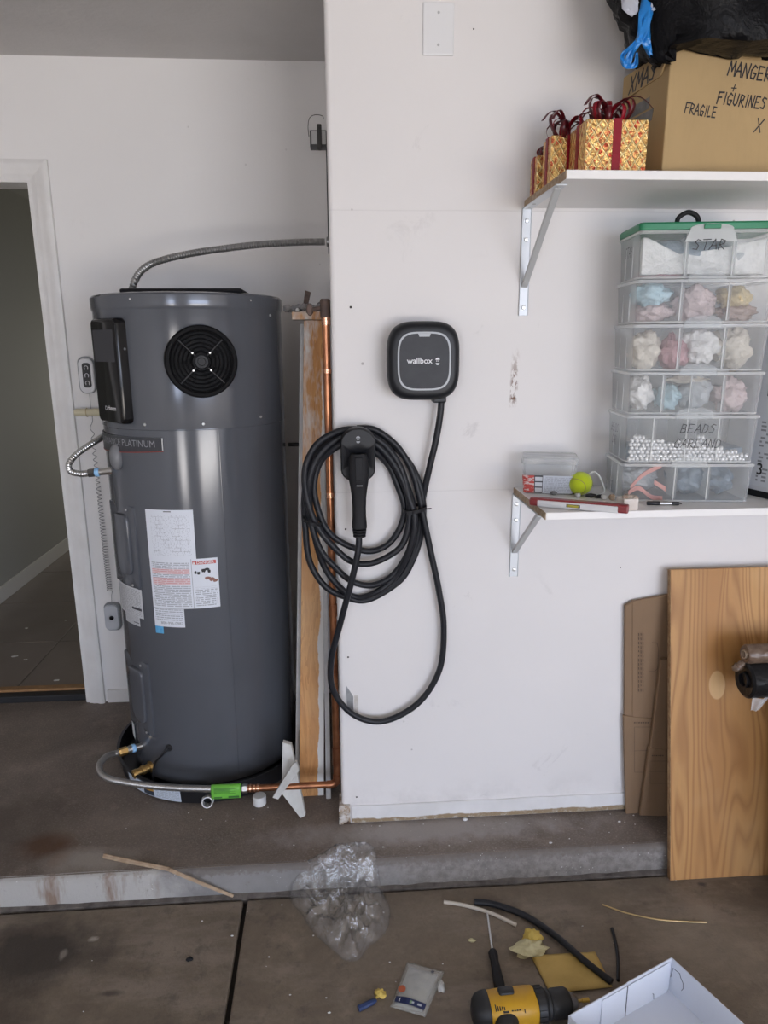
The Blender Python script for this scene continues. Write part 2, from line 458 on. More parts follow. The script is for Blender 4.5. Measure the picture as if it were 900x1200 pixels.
def curb_face():
    N = NT('curb_face_paint'); P = N.co(); s = N.sep(P)
    c = N.mix(N.ramp(N.noise(5, 5), .35, .65), (.27, .262, .258), (.20, .193, .188))
    worn = N.math('MULTIPLY', N.ramp(N.math('ADD', s[0], N.math('MULTIPLY', N.math('SUBTRACT', N.noise(6, 6, .7), .5), .9)), -.15, .25), .75)
    c = N.mix(worn, c, N.mix(N.ramp(N.noise(40, 7, .75), .4, .62), (.27, .245, .225), (.15, .13, .115)))
    pits = N.math('MULTIPLY', N.ramp(N.math('ADD', s[2], N.math('MULTIPLY', N.math('SUBTRACT', N.noise(55, 5, .7), .5), .06)), -.022, -.010), .7)
    c = N.mix(pits, c, (.15, .125, .11))
    left = N.math('MULTIPLY', N.ramp(N.math('ADD', s[0], N.math('MULTIPLY', N.math('SUBTRACT', N.noise(9, 5), .5), .35)), -.44, -.56), .8)
    c = N.mix(left, c, (.50, .485, .46))
    rust = N.math('MULTIPLY', N.ramp(N.noise(11, 5, .7, vec=N.map(P, (1, 1, .18))), .5, .64), N.ramp(s[0], -.48, -.62))
    rust = N.math('MULTIPLY', rust, N.ramp(s[0], -1.15, -.95))
    c = N.mix(N.math('MULTIPLY', rust, .8), c, (.20, .115, .065))
    bare = N.ramp(N.noise(16, 6, .7), .63, .69)
    c = N.mix(N.math('MULTIPLY', bare, .6), c, (.20, .175, .155))
    speck = N.math('MULTIPLY', N.ramp(N.voro(75), .12, .06), N.ramp(N.noise(6, 3), .5, .55))
    c = N.mix(speck, c, (.74, .73, .71))
    N.set(Base_Color=c, Roughness=.7)
    N.bump(N.noise(60, 6, .75), .7, .005)
    return N.m
m_curb = curb_face()
m_dark_gap = mat('dark_joint_filler', (.035, .03, .026), .95, bump=(60, .6, .004))
m_joint_edge = mat('crumbled_joint', (.16, .14, .125), .95, var=((.07, .06, .055), 25), bump=(50, .8, .006))

# ================================================================== SETTING
# alcove wall with the door, built around the doorway
mb = MB()
mb.box(-1.09 + .0, 3.6, .885, 1.0, 0, 2.51); mb.box(-1.93, -1.09, .885, 1.0, 2.105, 2.51); mb.box(-2.6, -1.93, .885, 1.0, -.1, 2.51)
wall_back = struct(mb.build('wall_back', m_wall_back))
# baseboard stub between the casing and the heater, its paint split along the top
o = MB().box(-1.009, -.62, .872, .885, .0, .058).build('baseboard_back', m_trim, bevel=.002); struct(o)
# the wall carrying the charger
mb = MB().box(-.005, 3.6, 0, .884, 0, 2.505)
bmw = mb.build('wall_front', m_wall)
bm = bmesh.new(); bm.from_mesh(bmw.data)
es = [e for e in bm.edges if all(abs(v.co.x + .005) < 1e-4 and abs(v.co.y) < 1e-4 for v in e.verts)]
bmesh.ops.bevel(bm, geom=es, offset=.014, segments=5, profile=.5, affect='EDGES')
bm.to_mesh(bmw.data); bm.free()
bmw.data.shade_smooth(); bmw.data.set_sharp_from_angle(angle=R_(30))
wall_front = struct(bmw)
m_hole = mat('dark_hole', (.02, .018, .017), .9)
for (px, py, r) in ((411, 360, .0035), (381, 146, .003), (514, 30, .002), (512, 52, .002), (405, 620, .003), (412, 668, .0022), (408, 770, .003), (418, 934, .0028), (555, 34, .0022), (727, 665, .0022)):
    p = at(px, py, 0)
    if p.x < .012: continue
    MB().lathe([(r, 0), (r * .7, .0008)], 8, align((p.x, -.0004, p.z), (0, -1, 0))).build('screw_hole', m_hole, wall_front)
# galvanised plate left in the wall under the cable loop
m_galv = mat('galvanised_steel', (.42, .43, .44), .45, .6, var=((.25, .25, .26), 30))
mb = MB(); q = [at(*p, 0) for p in ((405.5, 803), (414, 816), (414.5, 837), (407, 834))]
mb.prism([(p.x, p.z) for p in q], lambda x, z: Vector((x, -.0015, z)), lambda x, z: Vector((x, .001, z)))
mb.build('corner_plate', m_galv, wall_front)
m_tape = mat('old_tape', (.50, .46, .41), .8, var=((.64, .62, .6), 40))
p0, p1 = at(415, 815, 0), at(420, 838, 0)
MB().box(p0.x, p1.x, -.0007, .001, p1.z, p0.z).build('torn_tape', m_tape, wall_front)
# baseboard and rotten corner
def stain_trim():
    N = NT('stained_baseboard'); s = N.sep(N.co())
    c = N.mix(N.ramp(N.noise(6, 5), .35, .65), (.78, .77, .77), (.68, .67, .66))
    hgt = N.math('ADD', s[2], N.math('MULTIPLY', N.math('SUBTRACT', N.noise(7, 6, .65), .5), .035))
    c = N.mix(N.ramp(hgt, .021, .017), c, (.30, .22, .13))
    c = N.mix(N.math('MULTIPLY', N.ramp(N.noise(50, 5, .7), .5, .62), N.ramp(s[2], .02, .008)), c, (.50, .46, .40))
    N.set(Base_Color=c, Roughness=.6); N.bump(N.noise(45, 5), .4, .003)
    return N.m
m_bb = stain_trim()
mb = MB()
n = 60; top = []; 
for i in range(n + 1):
    x = .027 + (3.55 - .027) * (i / n) ** 1.6
    top.append((x, .064 + .003 * noise.noise(Vector((x * 9, 0, 3)))))
mb.prism([(.027, .004)] + [(3.55, .004)] + top[::-1], lambda x, z: Vector((x, -.006, z)), lambda x, z: Vector((x, .002, z)))
struct(mb.build('baseboard_front', m_bb, bevel=.0015))
def rotten():
    N = NT('rotten_corner'); s = N.sep(N.co())
    c = N.mix(N.ramp(N.noise(45, 6, .7), .4, .6), (.70, .67, .64), (.33, .235, .14))
    c = N.mix(N.math('MULTIPLY', N.ramp(N.noise(60, 5), .52, .6), N.ramp(s[2], .045, .02)), c, (.07, .04, .025))
    N.set(Base_Color=c, Roughness=.85); N.bump(N.noise(70, 5, .7), .8, .005); return N.m
mb = MB(); mb.grid(6, 8, lambda u, v: Vector((-.014 + u * .036 + .002 * noise.noise(Vector((u * 4, v * 5, 1))), -.008 + .003 * noise.noise(Vector((u * 6, v * 6, 2))), .002 + v * .07)))
mb.grid(6, 8, lambda u, v: Vector((-.014 + .002 * noise.noise(Vector((0, v * 5, 1))), -.008 + u * .07, .002 + v * .07)))
mb.box(-.012, .021, -.005, .06, 0, .07)
o = mb.build('trim_2', rotten(), fix=False); struct(o)
# ceilings, garage shell behind the camera
struct(MB().box(-2.6, 3.7, -5.5, 1.0, 2.505, 2.6).build('ceiling', m_ceiling))
struct(MB().box(-2.7, -2.6, -5.5, .885, -.1, 2.51).build('wall_left', m_wall_back))
struct(MB().box(3.6, 3.7, -5.5, .885, -.1, 2.51).build('wall_right', m_wall_back))
mb = MB()
for a in ((-2.7, -1.75, -.1, 2.6), (-.95, .7, -.1, 2.6), (3.3, 3.7, -.1, 2.6), (-1.75, -.95, 2.1, 2.6), (.7, 3.3, 2.1, 2.6)): mb.box(a[0], a[1], -5.4, -5.3, a[2], a[3])
struct(mb.build('wall_garage_doors', m_wall_back))
# hall beyond the doorway
struct(MB().box(-2.1, -1.995, 1.0, 4.9, 0, 2.45).build('wall_hall_left', m_hall))
struct(MB().box(-2.1, .3, 4.9, 5.0, 0, 2.45).build('wall_hall_end', m_hall))
struct(MB().box(.2, .3, 1.0, 4.9, 0, 2.45).build('wall_hall_right', m_hall))
struct(MB().box(-2.1, .3, 1.0, 5.0, 2.45, 2.55).build('ceiling_hall', m_hall))
struct(MB().box(-1.995, -1.982, 1.0, 4.9, .03, .125).build('baseboard_hall', m_hall_trim, bevel=.003))
hall_floor = struct(MB().box(-2.1, .3, .97, 4.9, -.05, .026).build('floor_hall', m_grout))
first = None
for i, x in enumerate((-2.03, -1.437, -.844, -.25)):
    for j in range(8):
        y0 = .985 + (.56 if j else 0) * 0 + (0 if j == 0 else .505 + (j - 1) * .585); y1 = 1.49 if j == 0 else y0 + .585
        a, b = (x if i else -1.995), x + .593
        MB().box(max(a, -1.994) + .0025, b - .0025, y0 + .0025, min(y1, 4.89) - .0025, .02, .0305).build('tile', m_tile, hall_floor, bevel=.001, bseg=1)
# door casing (right leg and head are in view) with jamb and threshold
trim = MB().box(-1.925, -1.085, .88, 1.0, 2.09, 2.105).build('trim_1', m_trim); struct(trim)
def casing_profile():
    return [(0, 0), (.066, 0), (.066, .016), (.056, .020), (.046, .019), (.034, .013), (.020, .014), (.012, .010), (.0, .008)]   # (across from the inner edge, depth)
def casing_leg(side):
    xi = -1.087 if side > 0 else -1.923
    mb = MB(); pr = casing_profile()
    lo = [Vector((xi + side * u, .885 - d, 0.0)) for u, d in pr]; hi = [Vector((xi + side * u, .885 - d, 2.100 + u)) for u, d in pr]
    mb.rings([lo, hi]); return mb
casing_leg(1).build('casing_leg', m_trim, trim, smooth=40); casing_leg(-1).build('casing_leg', m_trim, trim, smooth=40)
mb = MB(); pr = casing_profile()
mb.rings([[Vector((-1.923 - u, .885 - d, 2.100 + u)) for u, d in pr], [Vector((-1.087 + u, .885 - d, 2.100 + u)) for u, d in pr]])
mb.build('casing_head', m_trim, trim, smooth=40)
MB().box(-1.103, -1.085, .882, 1.002, .0, 2.1).build('jamb', m_trim, trim, bevel=.0015)
MB().box(-1.927, -1.909, .882, 1.002, .0, 2.1).build('jamb', m_trim, trim, bevel=.0015)
m_thresh = mat('oak_threshold', (.36, .20, .085), .4, var=((.25, .13, .055), 30))
m_black_rub = mat('black_rubber', (.018, .018, .02), .6)
struct(MB().box(-1.91, -1.103, .945, .985, .026, .04).build('trim_3', m_thresh, bevel=.004))
struct(MB().box(-1.91, -1.103, .90, .975, 0.0, .030).build('trim_4', m_black_rub, bevel=.004))

# raised slab with a painted curb face, floor panels with a groove between
mb = MB()
mb.box(-2.6, 3.6, -.166, 1.02, -.14, 0)
step = struct(mb.build('floor_step', m_slab))
mb = MB()
prof = [(-.160, .0005), (-.172, -.002), (-.179, -.010), (-.183, -.09), (-.183, -.13), (-.160, -.13)]
xs = [-2.6 + 6.2 * i / 120 for i in range(121)]
mb.rings([[Vector((x, y + (.0022 * noise.noise(Vector((x * 6, y * 30, z * 30)))), z)) for y, z in prof] for x in xs])
mb.build('curb_face', m_curb, step, smooth=50)
mb = MB()
mb.rings([[Vector((x, y + .006 * noise.noise(Vector((x * 11, 0, 5))) * (1 if i in (1, 2) else .2), z + (.005 * noise.noise(Vector((x * 23, i, 9))) if i in (1, 2) else 0))) for i, (y, z) in enumerate(((-.180, -.12), (-.180, -.084), (-.196, -.089), (-.196, -.12)))] for x in xs])
mb.build('joint_strip', m_joint_edge, step)
floor = struct(MB().box(-2.6, 3.6, -5.6, -.16, -.2, -.112).build('floor', m_dark_gap))
MB().box(-2.6, -.3025, -5.6, -.203, -.112, -.09).build('floor_panel', m_floor, floor, bevel=.005)
MB().box(-.289, 3.6, -5.6, -.203, -.112, -.09).build('floor_panel', m_floor, floor, bevel=.005)

# ================================================================== WATER HEATER
HX, HY, HR = -.475, .485, .302
def cyl(th, z, r=HR):
    a = R_(th); return Vector((HX + r * math.sin(a), HY - r * math.cos(a), z))
def heater_paint():
    N = NT('heater_grey_enamel')
    c = N.mix(N.ramp(N.noise(3, 3), .3, .7), (.118, .126, .144), (.106, .113, .130))
    N.set(Base_Color=c, Roughness=.165, Specular_IOR_Level=.6, Metallic=.2)
    N.bump(N.noise(7, 2, vec=N.map(N.co(), (1, 1, .12))), .10, .004)
    return N.m
m_heater = heater_paint()
m_hblack = mat('black_glossy_plastic', (.005, .005, .006), .14, spec=.32)
m_black = mat('black_plastic', (.016, .016, .018), .42)
m_bmatte = mat('black_matte_plastic', (.012, .012, .014), .6, spec=.28)
m_grey_pl = mat('grey_plastic', (.17, .172, .18), .45)
m_steel = mat('brushed_steel', (.62, .62, .61), .28, 1.0)
m_screw = mat('zinc_screw', (.75, .75, .75), .3, .8)
m_hose = mat('braided_steel', (.50, .49, .47), .36, .9, var=((.36, .35, .34), 300))
m_conduit = mat('galvanised_conduit', (.36, .36, .36), .38, .85)
m_brass = mat('brass', (.52, .34, .13), .32, .9)
m_blue_tape = mat('blue_thread_tape', (.30, .55, .85), .5)
m_clear_film = see_through_mat('clear_film', (.85, .9, .95), .28, .1, .3, bump=(60, .6, .004))
m_white_paper = mat('white_label_paper', (.72, .75, .80), .45)
heater = thing('water_heater', 'tall dark grey cylindrical tank water heater with black fan grille and labels', 'water heater', (HX, HY, .03))
mb = MB()
mb.lathe([(0, .032), (HR - .012, .032), (HR - .002, .04), (HR - .002, 1.257), (HR, 1.259), (HR, 1.262), (HR - .001, 1.264), (HR - .001, 1.612), (HR + .001, 1.616), (HR + .0025, 1.620), (HR + .0035, 1.628), (HR + .0035, 1.640), (HR + .003, 1.654), (HR - .002, 1.660), (HR - .02, 1.664), (0, 1.668)], 96, Matrix.Translation((HX, HY, 0)))
mb.build('tank', m_heater, heater, smooth=35)
mb = MB()       # vertical seam of the jacket
mb.tube([cyl(23, .06, HR - .002), cyl(23, 1.25, HR - .002)], .0016, 6); mb.build('jacket_seam', m_heater, heater, smooth=40)
MB().box(HX - .17, HX + .20, HY - .19, HY + .12, 1.664, 1.679).build('top_cover', m_bmatte, heater, bevel=.008)
for th, z in ((-19.5, 1.276), (14.5, 1.276), (52, 1.285), (66, 1.60), (-22, 1.642), (48, 1.642), (-60, 1.276)):
    MB().lathe([(.0045, 0), (.004, .003), (.0015, .004), (0, .004)], 10, align(cyl(th, z, HR), cyl(th, z, 1) - Vector((HX, HY, z)))).build('screw', m_screw, heater, smooth=40)
# display panel: a bent slab standing off the jacket
def panel(mb, t0, t1, z0, z1, rin, rout, rad=.03, nt=18, nz=24):
    'rounded curved slab on the tank'
    W = R_(t1 - t0) * HR; H = z1 - z0
    poly = rrect(W, H, rad, 6)
    f = lambda x, z, r: cyl((t0 + t1) / 2 + math.degrees(x / HR), (z0 + z1) / 2 + z, r)
    loops = [[f(x, z, rin) for x, z in poly], [f(x, z, rout - .006) for x, z in poly], [f(x * .985, z * .993, rout - .001) for x, z in poly], [f(x * .95, z * .975, rout) for x, z in poly]]
    for k in (.75, .5, .25, .06): loops.append([f(x * k, z * k, rout) for x, z in poly])
    mb.rings(loops, cap0=False)
PN = Vector((math.sin(R_(-48)), -math.cos(R_(-48)), 0)); PLf = Vector((PN.y, -PN.x, 0))      # outward, and towards the panel's left edge
if PLf.x > 0: PLf = -PLf
PB = cyl(-27.2, 0, HR)
PW, PZ0, PZ1 = .166, 1.276, 1.590
def pp(l, z, n): return PB + PLf * l + PN * n + Vector((0, 0, z))
disp = MB(); PO = rrect(PW, PZ1 - PZ0, .016, 5)
disp.rings([[pp(PW / 2 + x * k, (PZ0 + PZ1) / 2 + z * kz, n) for x, z in PO] for n, k, kz in ((-.055, .99, .995), (.020, 1, 1), (.028, .985, .992), (.032, .94, .972))])
disp = disp.build('control_panel', m_hblack, heater, smooth=45)
m_screen = mat('dark_screen', (.010, .011, .018), .2, spec=.3)
mb = MB(); mb.grid(4, 3, lambda u, v: pp(.150 - u * .132, 1.462 + v * .095, .0324)); mb.build('screen', m_screen, disp, fix=False)
mb = MB(); mb.tube([pp(.0045, 1.30 + i * .03, .0305) for i in range(10)], .0008, 5); mb.build('edge_highlight', m_grey_pl, disp)  # grey line stands in for the highlight along the panel edge
MB().lathe([(.004, 0), (.003, .002), (0, .002)], 12, align(pp(-.0003, 1.50, .008), -PLf)).build('status_light', m_grey_pl, disp)
m_print_white = mat('white_print', (.75, .76, .78), .6)
mb = MB(); text(mb, 'rheem', .021, lambda x, y: pp(.068 - x, 1.322 + y, .0326), .01)
mb.lathe([(.0052, 0), (.0066, 0), (.0066, .0002), (.0052, .0002), (.0052, 0)], 14, align(pp(.107, 1.321, .0325), PN))
mb.build('panel_lettering', m_print_white, disp, fix=False)
# fan grille
m_grille = mat('grille_black', (.006, .006, .007), .6, spec=.18)
def grille(px=15.5, z=1.462, R=.106):
    base = cyl(px, z, HR - .004); d = (cyl(px, 0, 1) - Vector((HX, HY, 0))).normalized()
    X = align(base, d)
    mb = MB(); mb.lathe([(R - .004, -.03), (R, -.03), (R, .018), (R - .004, .024), (R - .012, .026), (R - .016, .022), (R - .016, .0085), (R - .05, .0065), (0, .0065)], 48, X)
    g = mb.build('fan_grille', m_grille, heater, smooth=40)
    for r in (.030, .042, .054, .066, .078, .088):
        t = MB(); t.tube([X @ Vector((r * math.cos(a), r * math.sin(a), .018 - .00)) for a in [2 * PI * i / 40 for i in range(40)]], .0022, 6, closed=True)
        t.build('grille_ring', m_grille, g, smooth=60)
    for k in range(8):
        a = PI / 4 + k * PI / 4 if k < 8 else 0
        if k % 2: continue
        t = MB(); t.tube([X @ Vector((r * math.cos(a), r * math.sin(a), .0195)) for r in (.02, .095)], .0028, 6); t.build('grille_spoke', m_black, g, smooth=60)
        MB().lathe([(.0032, 0), (.003, .003), (0, .0035)], 8, X @ Matrix.Translation((.036 * math.cos(a), .036 * math.sin(a), .021))).build('grille_screw', m_screw, g, smooth=40)
    MB().lathe([(.026, .0), (.026, .021), (.021, .025), (.0195, .021), (.019, .021), (.0185, .024), (.012, .024), (.011, .021), (.0105, .0215), (0, .0215)], 28, X).build('fan_hub', mat('hub_charcoal', (.016, .016, .018), .5, spec=.3), g, smooth=35)
    for k in range(7):
        a = 2 * PI * k / 7 + .2; t = MB()
        q = []
        for r, w, h in ((.024, .3, .0075), (.088, .36, .0065)):
            q.append([X @ Vector((r * math.cos(a - w), r * math.sin(a - w), h + .004)), X @ Vector((r * math.cos(a + w), r * math.sin(a + w), h))])
        n_ = Vector(d) * .0015
        t.box8([q[0][0], q[0][1], q[1][1], q[1][0], q[0][0] + n_, q[0][1] + n_, q[1][1] + n_, q[1][0] + n_]); t.build('fan_blade', m_grille, g)
grille()
# name plate
m_plate = mat('nameplate_charcoal', (.045, .048, .056), .35)
m_plate_edge = mat('nameplate_silver', (.42, .43, .44), .3, .7)
m_red = mat('nameplate_red_line', (.28, .05, .04), .4)
m_plate_print = mat('nameplate_print', (.30, .31, .33), .45)
def plate_poly(o=0): 
    # bowed lower edge, squared right end; degrees and heights
    top = [(-86 + o + (77 - 2 * o) * i / 16, 1.236 - o * .0006) for i in range(17)]
    bot = [(-9 - o - (77 - 2 * o) * i / 16, 1.197 - .017 * math.sin(i / 16 * 1.5) + o * .0006) for i in range(17)]
    return top + bot
mb = MB(); P = plate_poly(); mb.rings([[cyl(t, z, HR) for t, z in P], [cyl(t, z, HR + .003) for t, z in P]], cap0=False, cap1=False)
top, bot = P[:17], P[17:][::-1]
Pi = plate_poly(.7); ti, bi = Pi[:17], Pi[17:][::-1]
mb2 = MB()
mb2.rings([[cyl(t, z, HR + .003) for t, z in P], [cyl(t, z, HR + .0034) for t, z in Pi]], cap0=False, cap1=False)
mb.grid(16, 1, lambda u, v: cyl(*[(ti[int(round(u * 16))][0] * (1 - v) + bi[int(round(u * 16))][0] * v), (ti[int(round(u * 16))][1] * (1 - v) + bi[int(round(u * 16))][1] * v)], HR + .0033))
npl = mb.build('name_plate', m_plate, heater)
mb2.build('plate_border', m_plate_edge, npl)
mb = MB(); mb.tube([cyl(t, z - .0015, HR + .0026) for t, z in bot], .0018, 5); mb.build('plate_red_edge', m_red, npl)
mb = MB(); text(mb, 'PERFORMANCE PLATINUM', .031, lambda x, y: cyl(-44 + math.degrees(x * .86 / HR), 1.216 + y * .95, HR + .0038)); mb.build('plate_lettering', m_plate_print, npl, fix=False)
# hot outlet: grey oval boot and nipple, element covers
MB().ball(cyl(-44, 1.168, HR + .006), (.022, .018, .042), 20, 12).build('outlet_boot', m_grey_pl, heater, smooth=60)
def element_cover(z0, z1, t0=-66, t1=-33):
    mb = MB(); panel(mb, t0, t1, z0, z1, HR - .006, HR + .005, .006); c = mb.build('element_cover', m_heater, heater, smooth=35)
    mb = MB(); panel(mb, t0 + 12, t1 - 5, z0 + .045, z1 - .03, HR, HR + .013, .022); mb.build('cover_bulge', m_heater, c, smooth=60)
    for z in (z0 + .012, z1 - .012):
        MB().lathe([(.004, 0), (.0035, .0025), (0, .003)], 10, align(cyl((t0 + t1) / 2 + 10, z, HR + .005), cyl((t0 + t1) / 2 + 10, 0, 1) - Vector((HX, HY, 0)))).build('cover_screw', m_screw, c, smooth=40)
element_cover(.735, 1.012); element_cover(.20, .474)
# printed labels
def label_mat(name, kind):
    N = NT(name); u = N.sep(N.co('UV')); U, V = u[0], u[1]
    base = (.74, .77, .83)
    def rect(a, b, c_, d):
        return N.math('MULTIPLY', N.math('MULTIPLY', N.math('GREATER_THAN', U, a), N.math('LESS_THAN', U, b)), N.math('MULTIPLY', N.math('GREATER_THAN', V, c_), N.math('LESS_THAN', V, d)))
    uv = N.co('UV')
    def lines(nl, words_, thr=.40):
        row = N.math('FRACT', N.math('MULTIPLY', V, nl)); on = N.math('MULTIPLY', N.math('GREATER_THAN', row, .28), N.math('LESS_THAN', row, .78))
        cell = N.n('ShaderNodeCombineXYZ'); N.lk(N.math('MULTIPLY', U, words_), cell.inputs[0]); N.lk(N.math('FLOOR', N.math('MULTIPLY', V, nl)), cell.inputs[1])
        w = N.math('GREATER_THAN', N.noise(1.0, 0, vec=cell.outputs[0]), thr); return N.math('MULTIPLY', on, w)
    c = base
    if kind == 'warning':
        txt = N.math('MULTIPLY', lines(30, 34), rect(.03, .60, .03, .94)); red = N.math('MAXIMUM', N.math('MULTIPLY', N.math('GREATER_THAN', V, .70), N.math('LESS_THAN', V, .80)), N.math('MULTIPLY', N.math('GREATER_THAN', V, .48), N.math('LESS_THAN', V, .62)))
        c = N.mix(N.math('MULTIPLY', rect(.03, .60, .03, .94), N.math('MULTIPLY', red, .35)), c, (.75, .30, .28))
        c = N.mix(N.math('MULTIPLY', txt, .62), c, N.mix(red, (.12, .12, .14), (.55, .12, .10)))
        t2 = N.math('MULTIPLY', lines(26, 34, .44), rect(.66, .97, .03, .40)); c = N.mix(N.math('MULTIPLY', t2, .6), c, (.12, .12, .14))
        c = N.mix(rect(.625, .632, .0, 1.0), c, (.3, .3, .33))
        c = N.mix(rect(.645, .975, .885, .955), c, (.55, .085, .075))
        c = N.mix(rect(.655, .965, .43, .432), c, (.3, .3, .3))
    elif kind == 'diagram':
        br = N.n('ShaderNodeTexBrick'); N.lk(uv, br.inputs[0]); br.inputs['Scale'].default_value = 3.2; br.inputs['Mortar Size'].default_value = .012; br.inputs['Color1'].default_value = (0, 0, 0, 1); br.inputs['Color2'].default_value = (0, 0, 0, 1); br.inputs['Mortar'].default_value = (1, 1, 1, 1)
        m = N.math('MULTIPLY', N.math('MULTIPLY', br.outputs['Color'], N.math('GREATER_THAN', N.noise(5, 1, vec=uv), .5)), rect(.12, .9, .08, .86)); c = N.mix(N.math('MULTIPLY', m, .6), c, (.2, .2, .23))
        t = N.math('MULTIPLY', lines(46, 40, .60), rect(.1, .92, .06, .9)); c = N.mix(N.math('MULTIPLY', t, .55), c, (.2, .2, .23))
        c = N.mix(rect(.40, .56, .955, .975), c, (.12, .12, .14))
    elif kind == 'rating':
        t = N.math('MULTIPLY', lines(22, 22, .46), rect(.06, .94, .06, .94)); c = N.mix(N.math('MULTIPLY', t, .6), (.60, .61, .63), (.15, .15, .17))
        c = N.mix(rect(.62, .95, .25, .33), c, (.04, .04, .05))
    elif kind == 'small':
        t = N.math('MULTIPLY', lines(9, 30, .42), rect(.05, .95, .36, .97)); c = N.mix(N.math('MULTIPLY', t, .6), c, (.15, .15, .18))
    elif kind == 'pan':
        t = N.math('MULTIPLY', lines(9, 40, .42), N.math('MAXIMUM', rect(.05, .36, .1, .9), rect(.6, .98, .1, .9))); c = N.mix(N.math('MULTIPLY', t, .5), (.60, .66, .74), (.2, .22, .25))
        c = N.mix(rect(.36, .56, .42, .98), c, (.50, .27, .05)); c = N.mix(rect(.36, .56, .05, .42), c, (.04, .05, .07))
    elif kind == 'tub':
        c = N.mix(N.math('GREATER_THAN', N.noise(9, 3, vec=uv), .54), (.50, .06, .05), (.62, .50, .47))
        c = N.mix(rect(.36, .50, 0, 1), c, (.05, .05, .06))
        for k in range(3): c = N.mix(rect(.375, .49, .06 + .31 * k, .30 + .31 * k), c, (.6, .62, .65))
        c = N.mix(rect(.50, 1, 0, 1), c, (.55, .58, .63)); t = N.math('MULTIPLY', lines(13, 44, .45), rect(.53, .98, .08, .92)); c = N.mix(N.math('MULTIPLY', t, .6), c, (.2, .2, .24))
    elif kind == 'carton':
        t = N.math('MULTIPLY', lines(40, 7, .52), rect(.3, .95, .02, .45)); c = N.mix(N.math('MULTIPLY', t, .7), (.62, .64, .68), (.12, .12, .13))
        c = N.mix(rect(.35, 1, .58, .70), c, (.02, .02, .02)); c = N.mix(rect(.30, 1, .76, .86), c, (.02, .02, .02))
    N.set(Base_Color=c, Roughness=.45)
    return N.m
def cyl_label(name, kind, t0, t1, z0, z1, parent=None, r=HR, tilt=0, key=None):
    mb = MB(); rr = r + .0006
    mb.grid(14, 2, lambda u, v: cyl(t0 + (t1 - t0) * u, z0 + (z1 - z0) * v + tilt * u, rr))
    return mb.build(name, label_mat(key or name, kind) if isinstance(kind, str) else kind, parent or heater, fix=False)
cyl_label('wiring_label', 'diagram', -24.4, 5.2, .851, 1.011)['label'] = 'white wiring diagram label'
wl = cyl_label('warning_label', 'warning', -24.3, 17.6, .684, .851); wl['label'] = 'white and red danger label'
mb = MB(); text(mb, 'DANGER', .0135, lambda x, y: cyl(10.2 + math.degrees(x / HR), .8375 + y, HR + .0011), .02)
x0 = 3.6
mb.add([cyl(x0 - .9, .8325, HR + .0011), cyl(x0 + .9, .8325, HR + .0011), cyl(x0, .8425, HR + .0011)], [(0, 1, 2)])
mb.build('danger_lettering', m_print_white, wl, fix=False)
m_ink = mat('black_ink', (.02, .02, .022), .6)
m_skin_ink = mat('drawn_hand_ink', (.28, .13, .10), .6)
mb = MB()
def blotch(mb, th, z, w, h, seed, r=HR + .0011):
    pts = []
    for k in range(14):
        a = 2 * PI * k / 14; m = 1 + .5 * noise.noise(Vector((math.cos(a) * 2, math.sin(a) * 2, seed)))
        pts.append(cyl(th + math.degrees(w * m * math.cos(a) / HR), z + h * m * math.sin(a), r))
    mb.add(pts, [tuple(range(14))])
for i, (th, z, w, h) in enumerate(((4.2, .806, .004, .006), (6.0, .803, .005, .005), (9.0, .811, .007, .006), (11.0, .815, .008, .004), (12.2, .808, .005, .006))): blotch(mb, th, z, w, h, i)
mb.build('tap_picture', m_ink, wl, fix=False)
mb = MB()
for i, (th, z, w, h) in enumerate(((11.3, .785, .010, .005), (13.6, .780, .010, .006), (15.6, .775, .008, .005))): blotch(mb, th, z, w, h, i + 9)
mb.build('hand_picture', m_skin_ink, wl, fix=False)
sl = cyl_label('service_label', 'small', -24.3, -4.3, .620, .683); sl['label'] = 'small white phone number label'
mb = MB(); text(mb, '800-995-0982', .0135, lambda x, y: cyl(-12.5 + math.degrees(x / HR), .633 + y, HR + .0011)); mb.build('label_lettering', mat('grey_print', (.22, .22, .24), .6), sl, fix=False)
m_blue = mat('blue_sticker', (.07, .33, .62), .45, var=((.16, .48, .75), 90))
cyl_label('energy_sticker', m_blue, -24.2, -18.5, .595, .620, key='x')['label'] = 'small blue sticker'
cyl_label('rating_label', 'rating', -62, -33, .634, .736, r=HR)['label'] = 'grey rating label'
cyl_label('rating_label', 'rating', -54, -37, .603, .640, r=HR + .0004, key='rating_small')
cyl_label('lower_label', m_white_paper, -74, -60, .135, .195, key='y')
# drain valve, cable, inlet nipple
def radial(th): return (cyl(th, 0, 1) - Vector((HX, HY, 0))).normalized()
X = align(cyl(-40, .075, HR - .01), radial(-46) + Vector((-.25, 0, -.1)))
mb = MB(); mb.lathe([(.020, 0), (.020, .014), (.014, .016), (.014, .028), (.017, .030), (.017, .042), (.013, .044), (.013, .056), (.0155, .058), (.0155, .072), (.011, .074), (.008, .074), (.008, .06), (0, .06)], 20, X)
mb.build('drain_valve', m_brass, heater, smooth=35)
pts = spline([cyl(-22, .175, HR - .005), cyl(-22.5, .172, HR + .012), cyl(-26, .150, HR + .018), cyl(-31, .115, HR + .020), cyl(-33, .06, HR + .024), cyl(-33.5, .04, HR + .02)], 6)
mb = MB(); mb.tube(pts, .0042, 8); mb.lathe([(.012, -.004), (.012, .003), (.006, .005)], 16, align(cyl(-22, .175, HR), radial(-22))); mb.build('sensor_cable', m_black, heater, smooth=50)

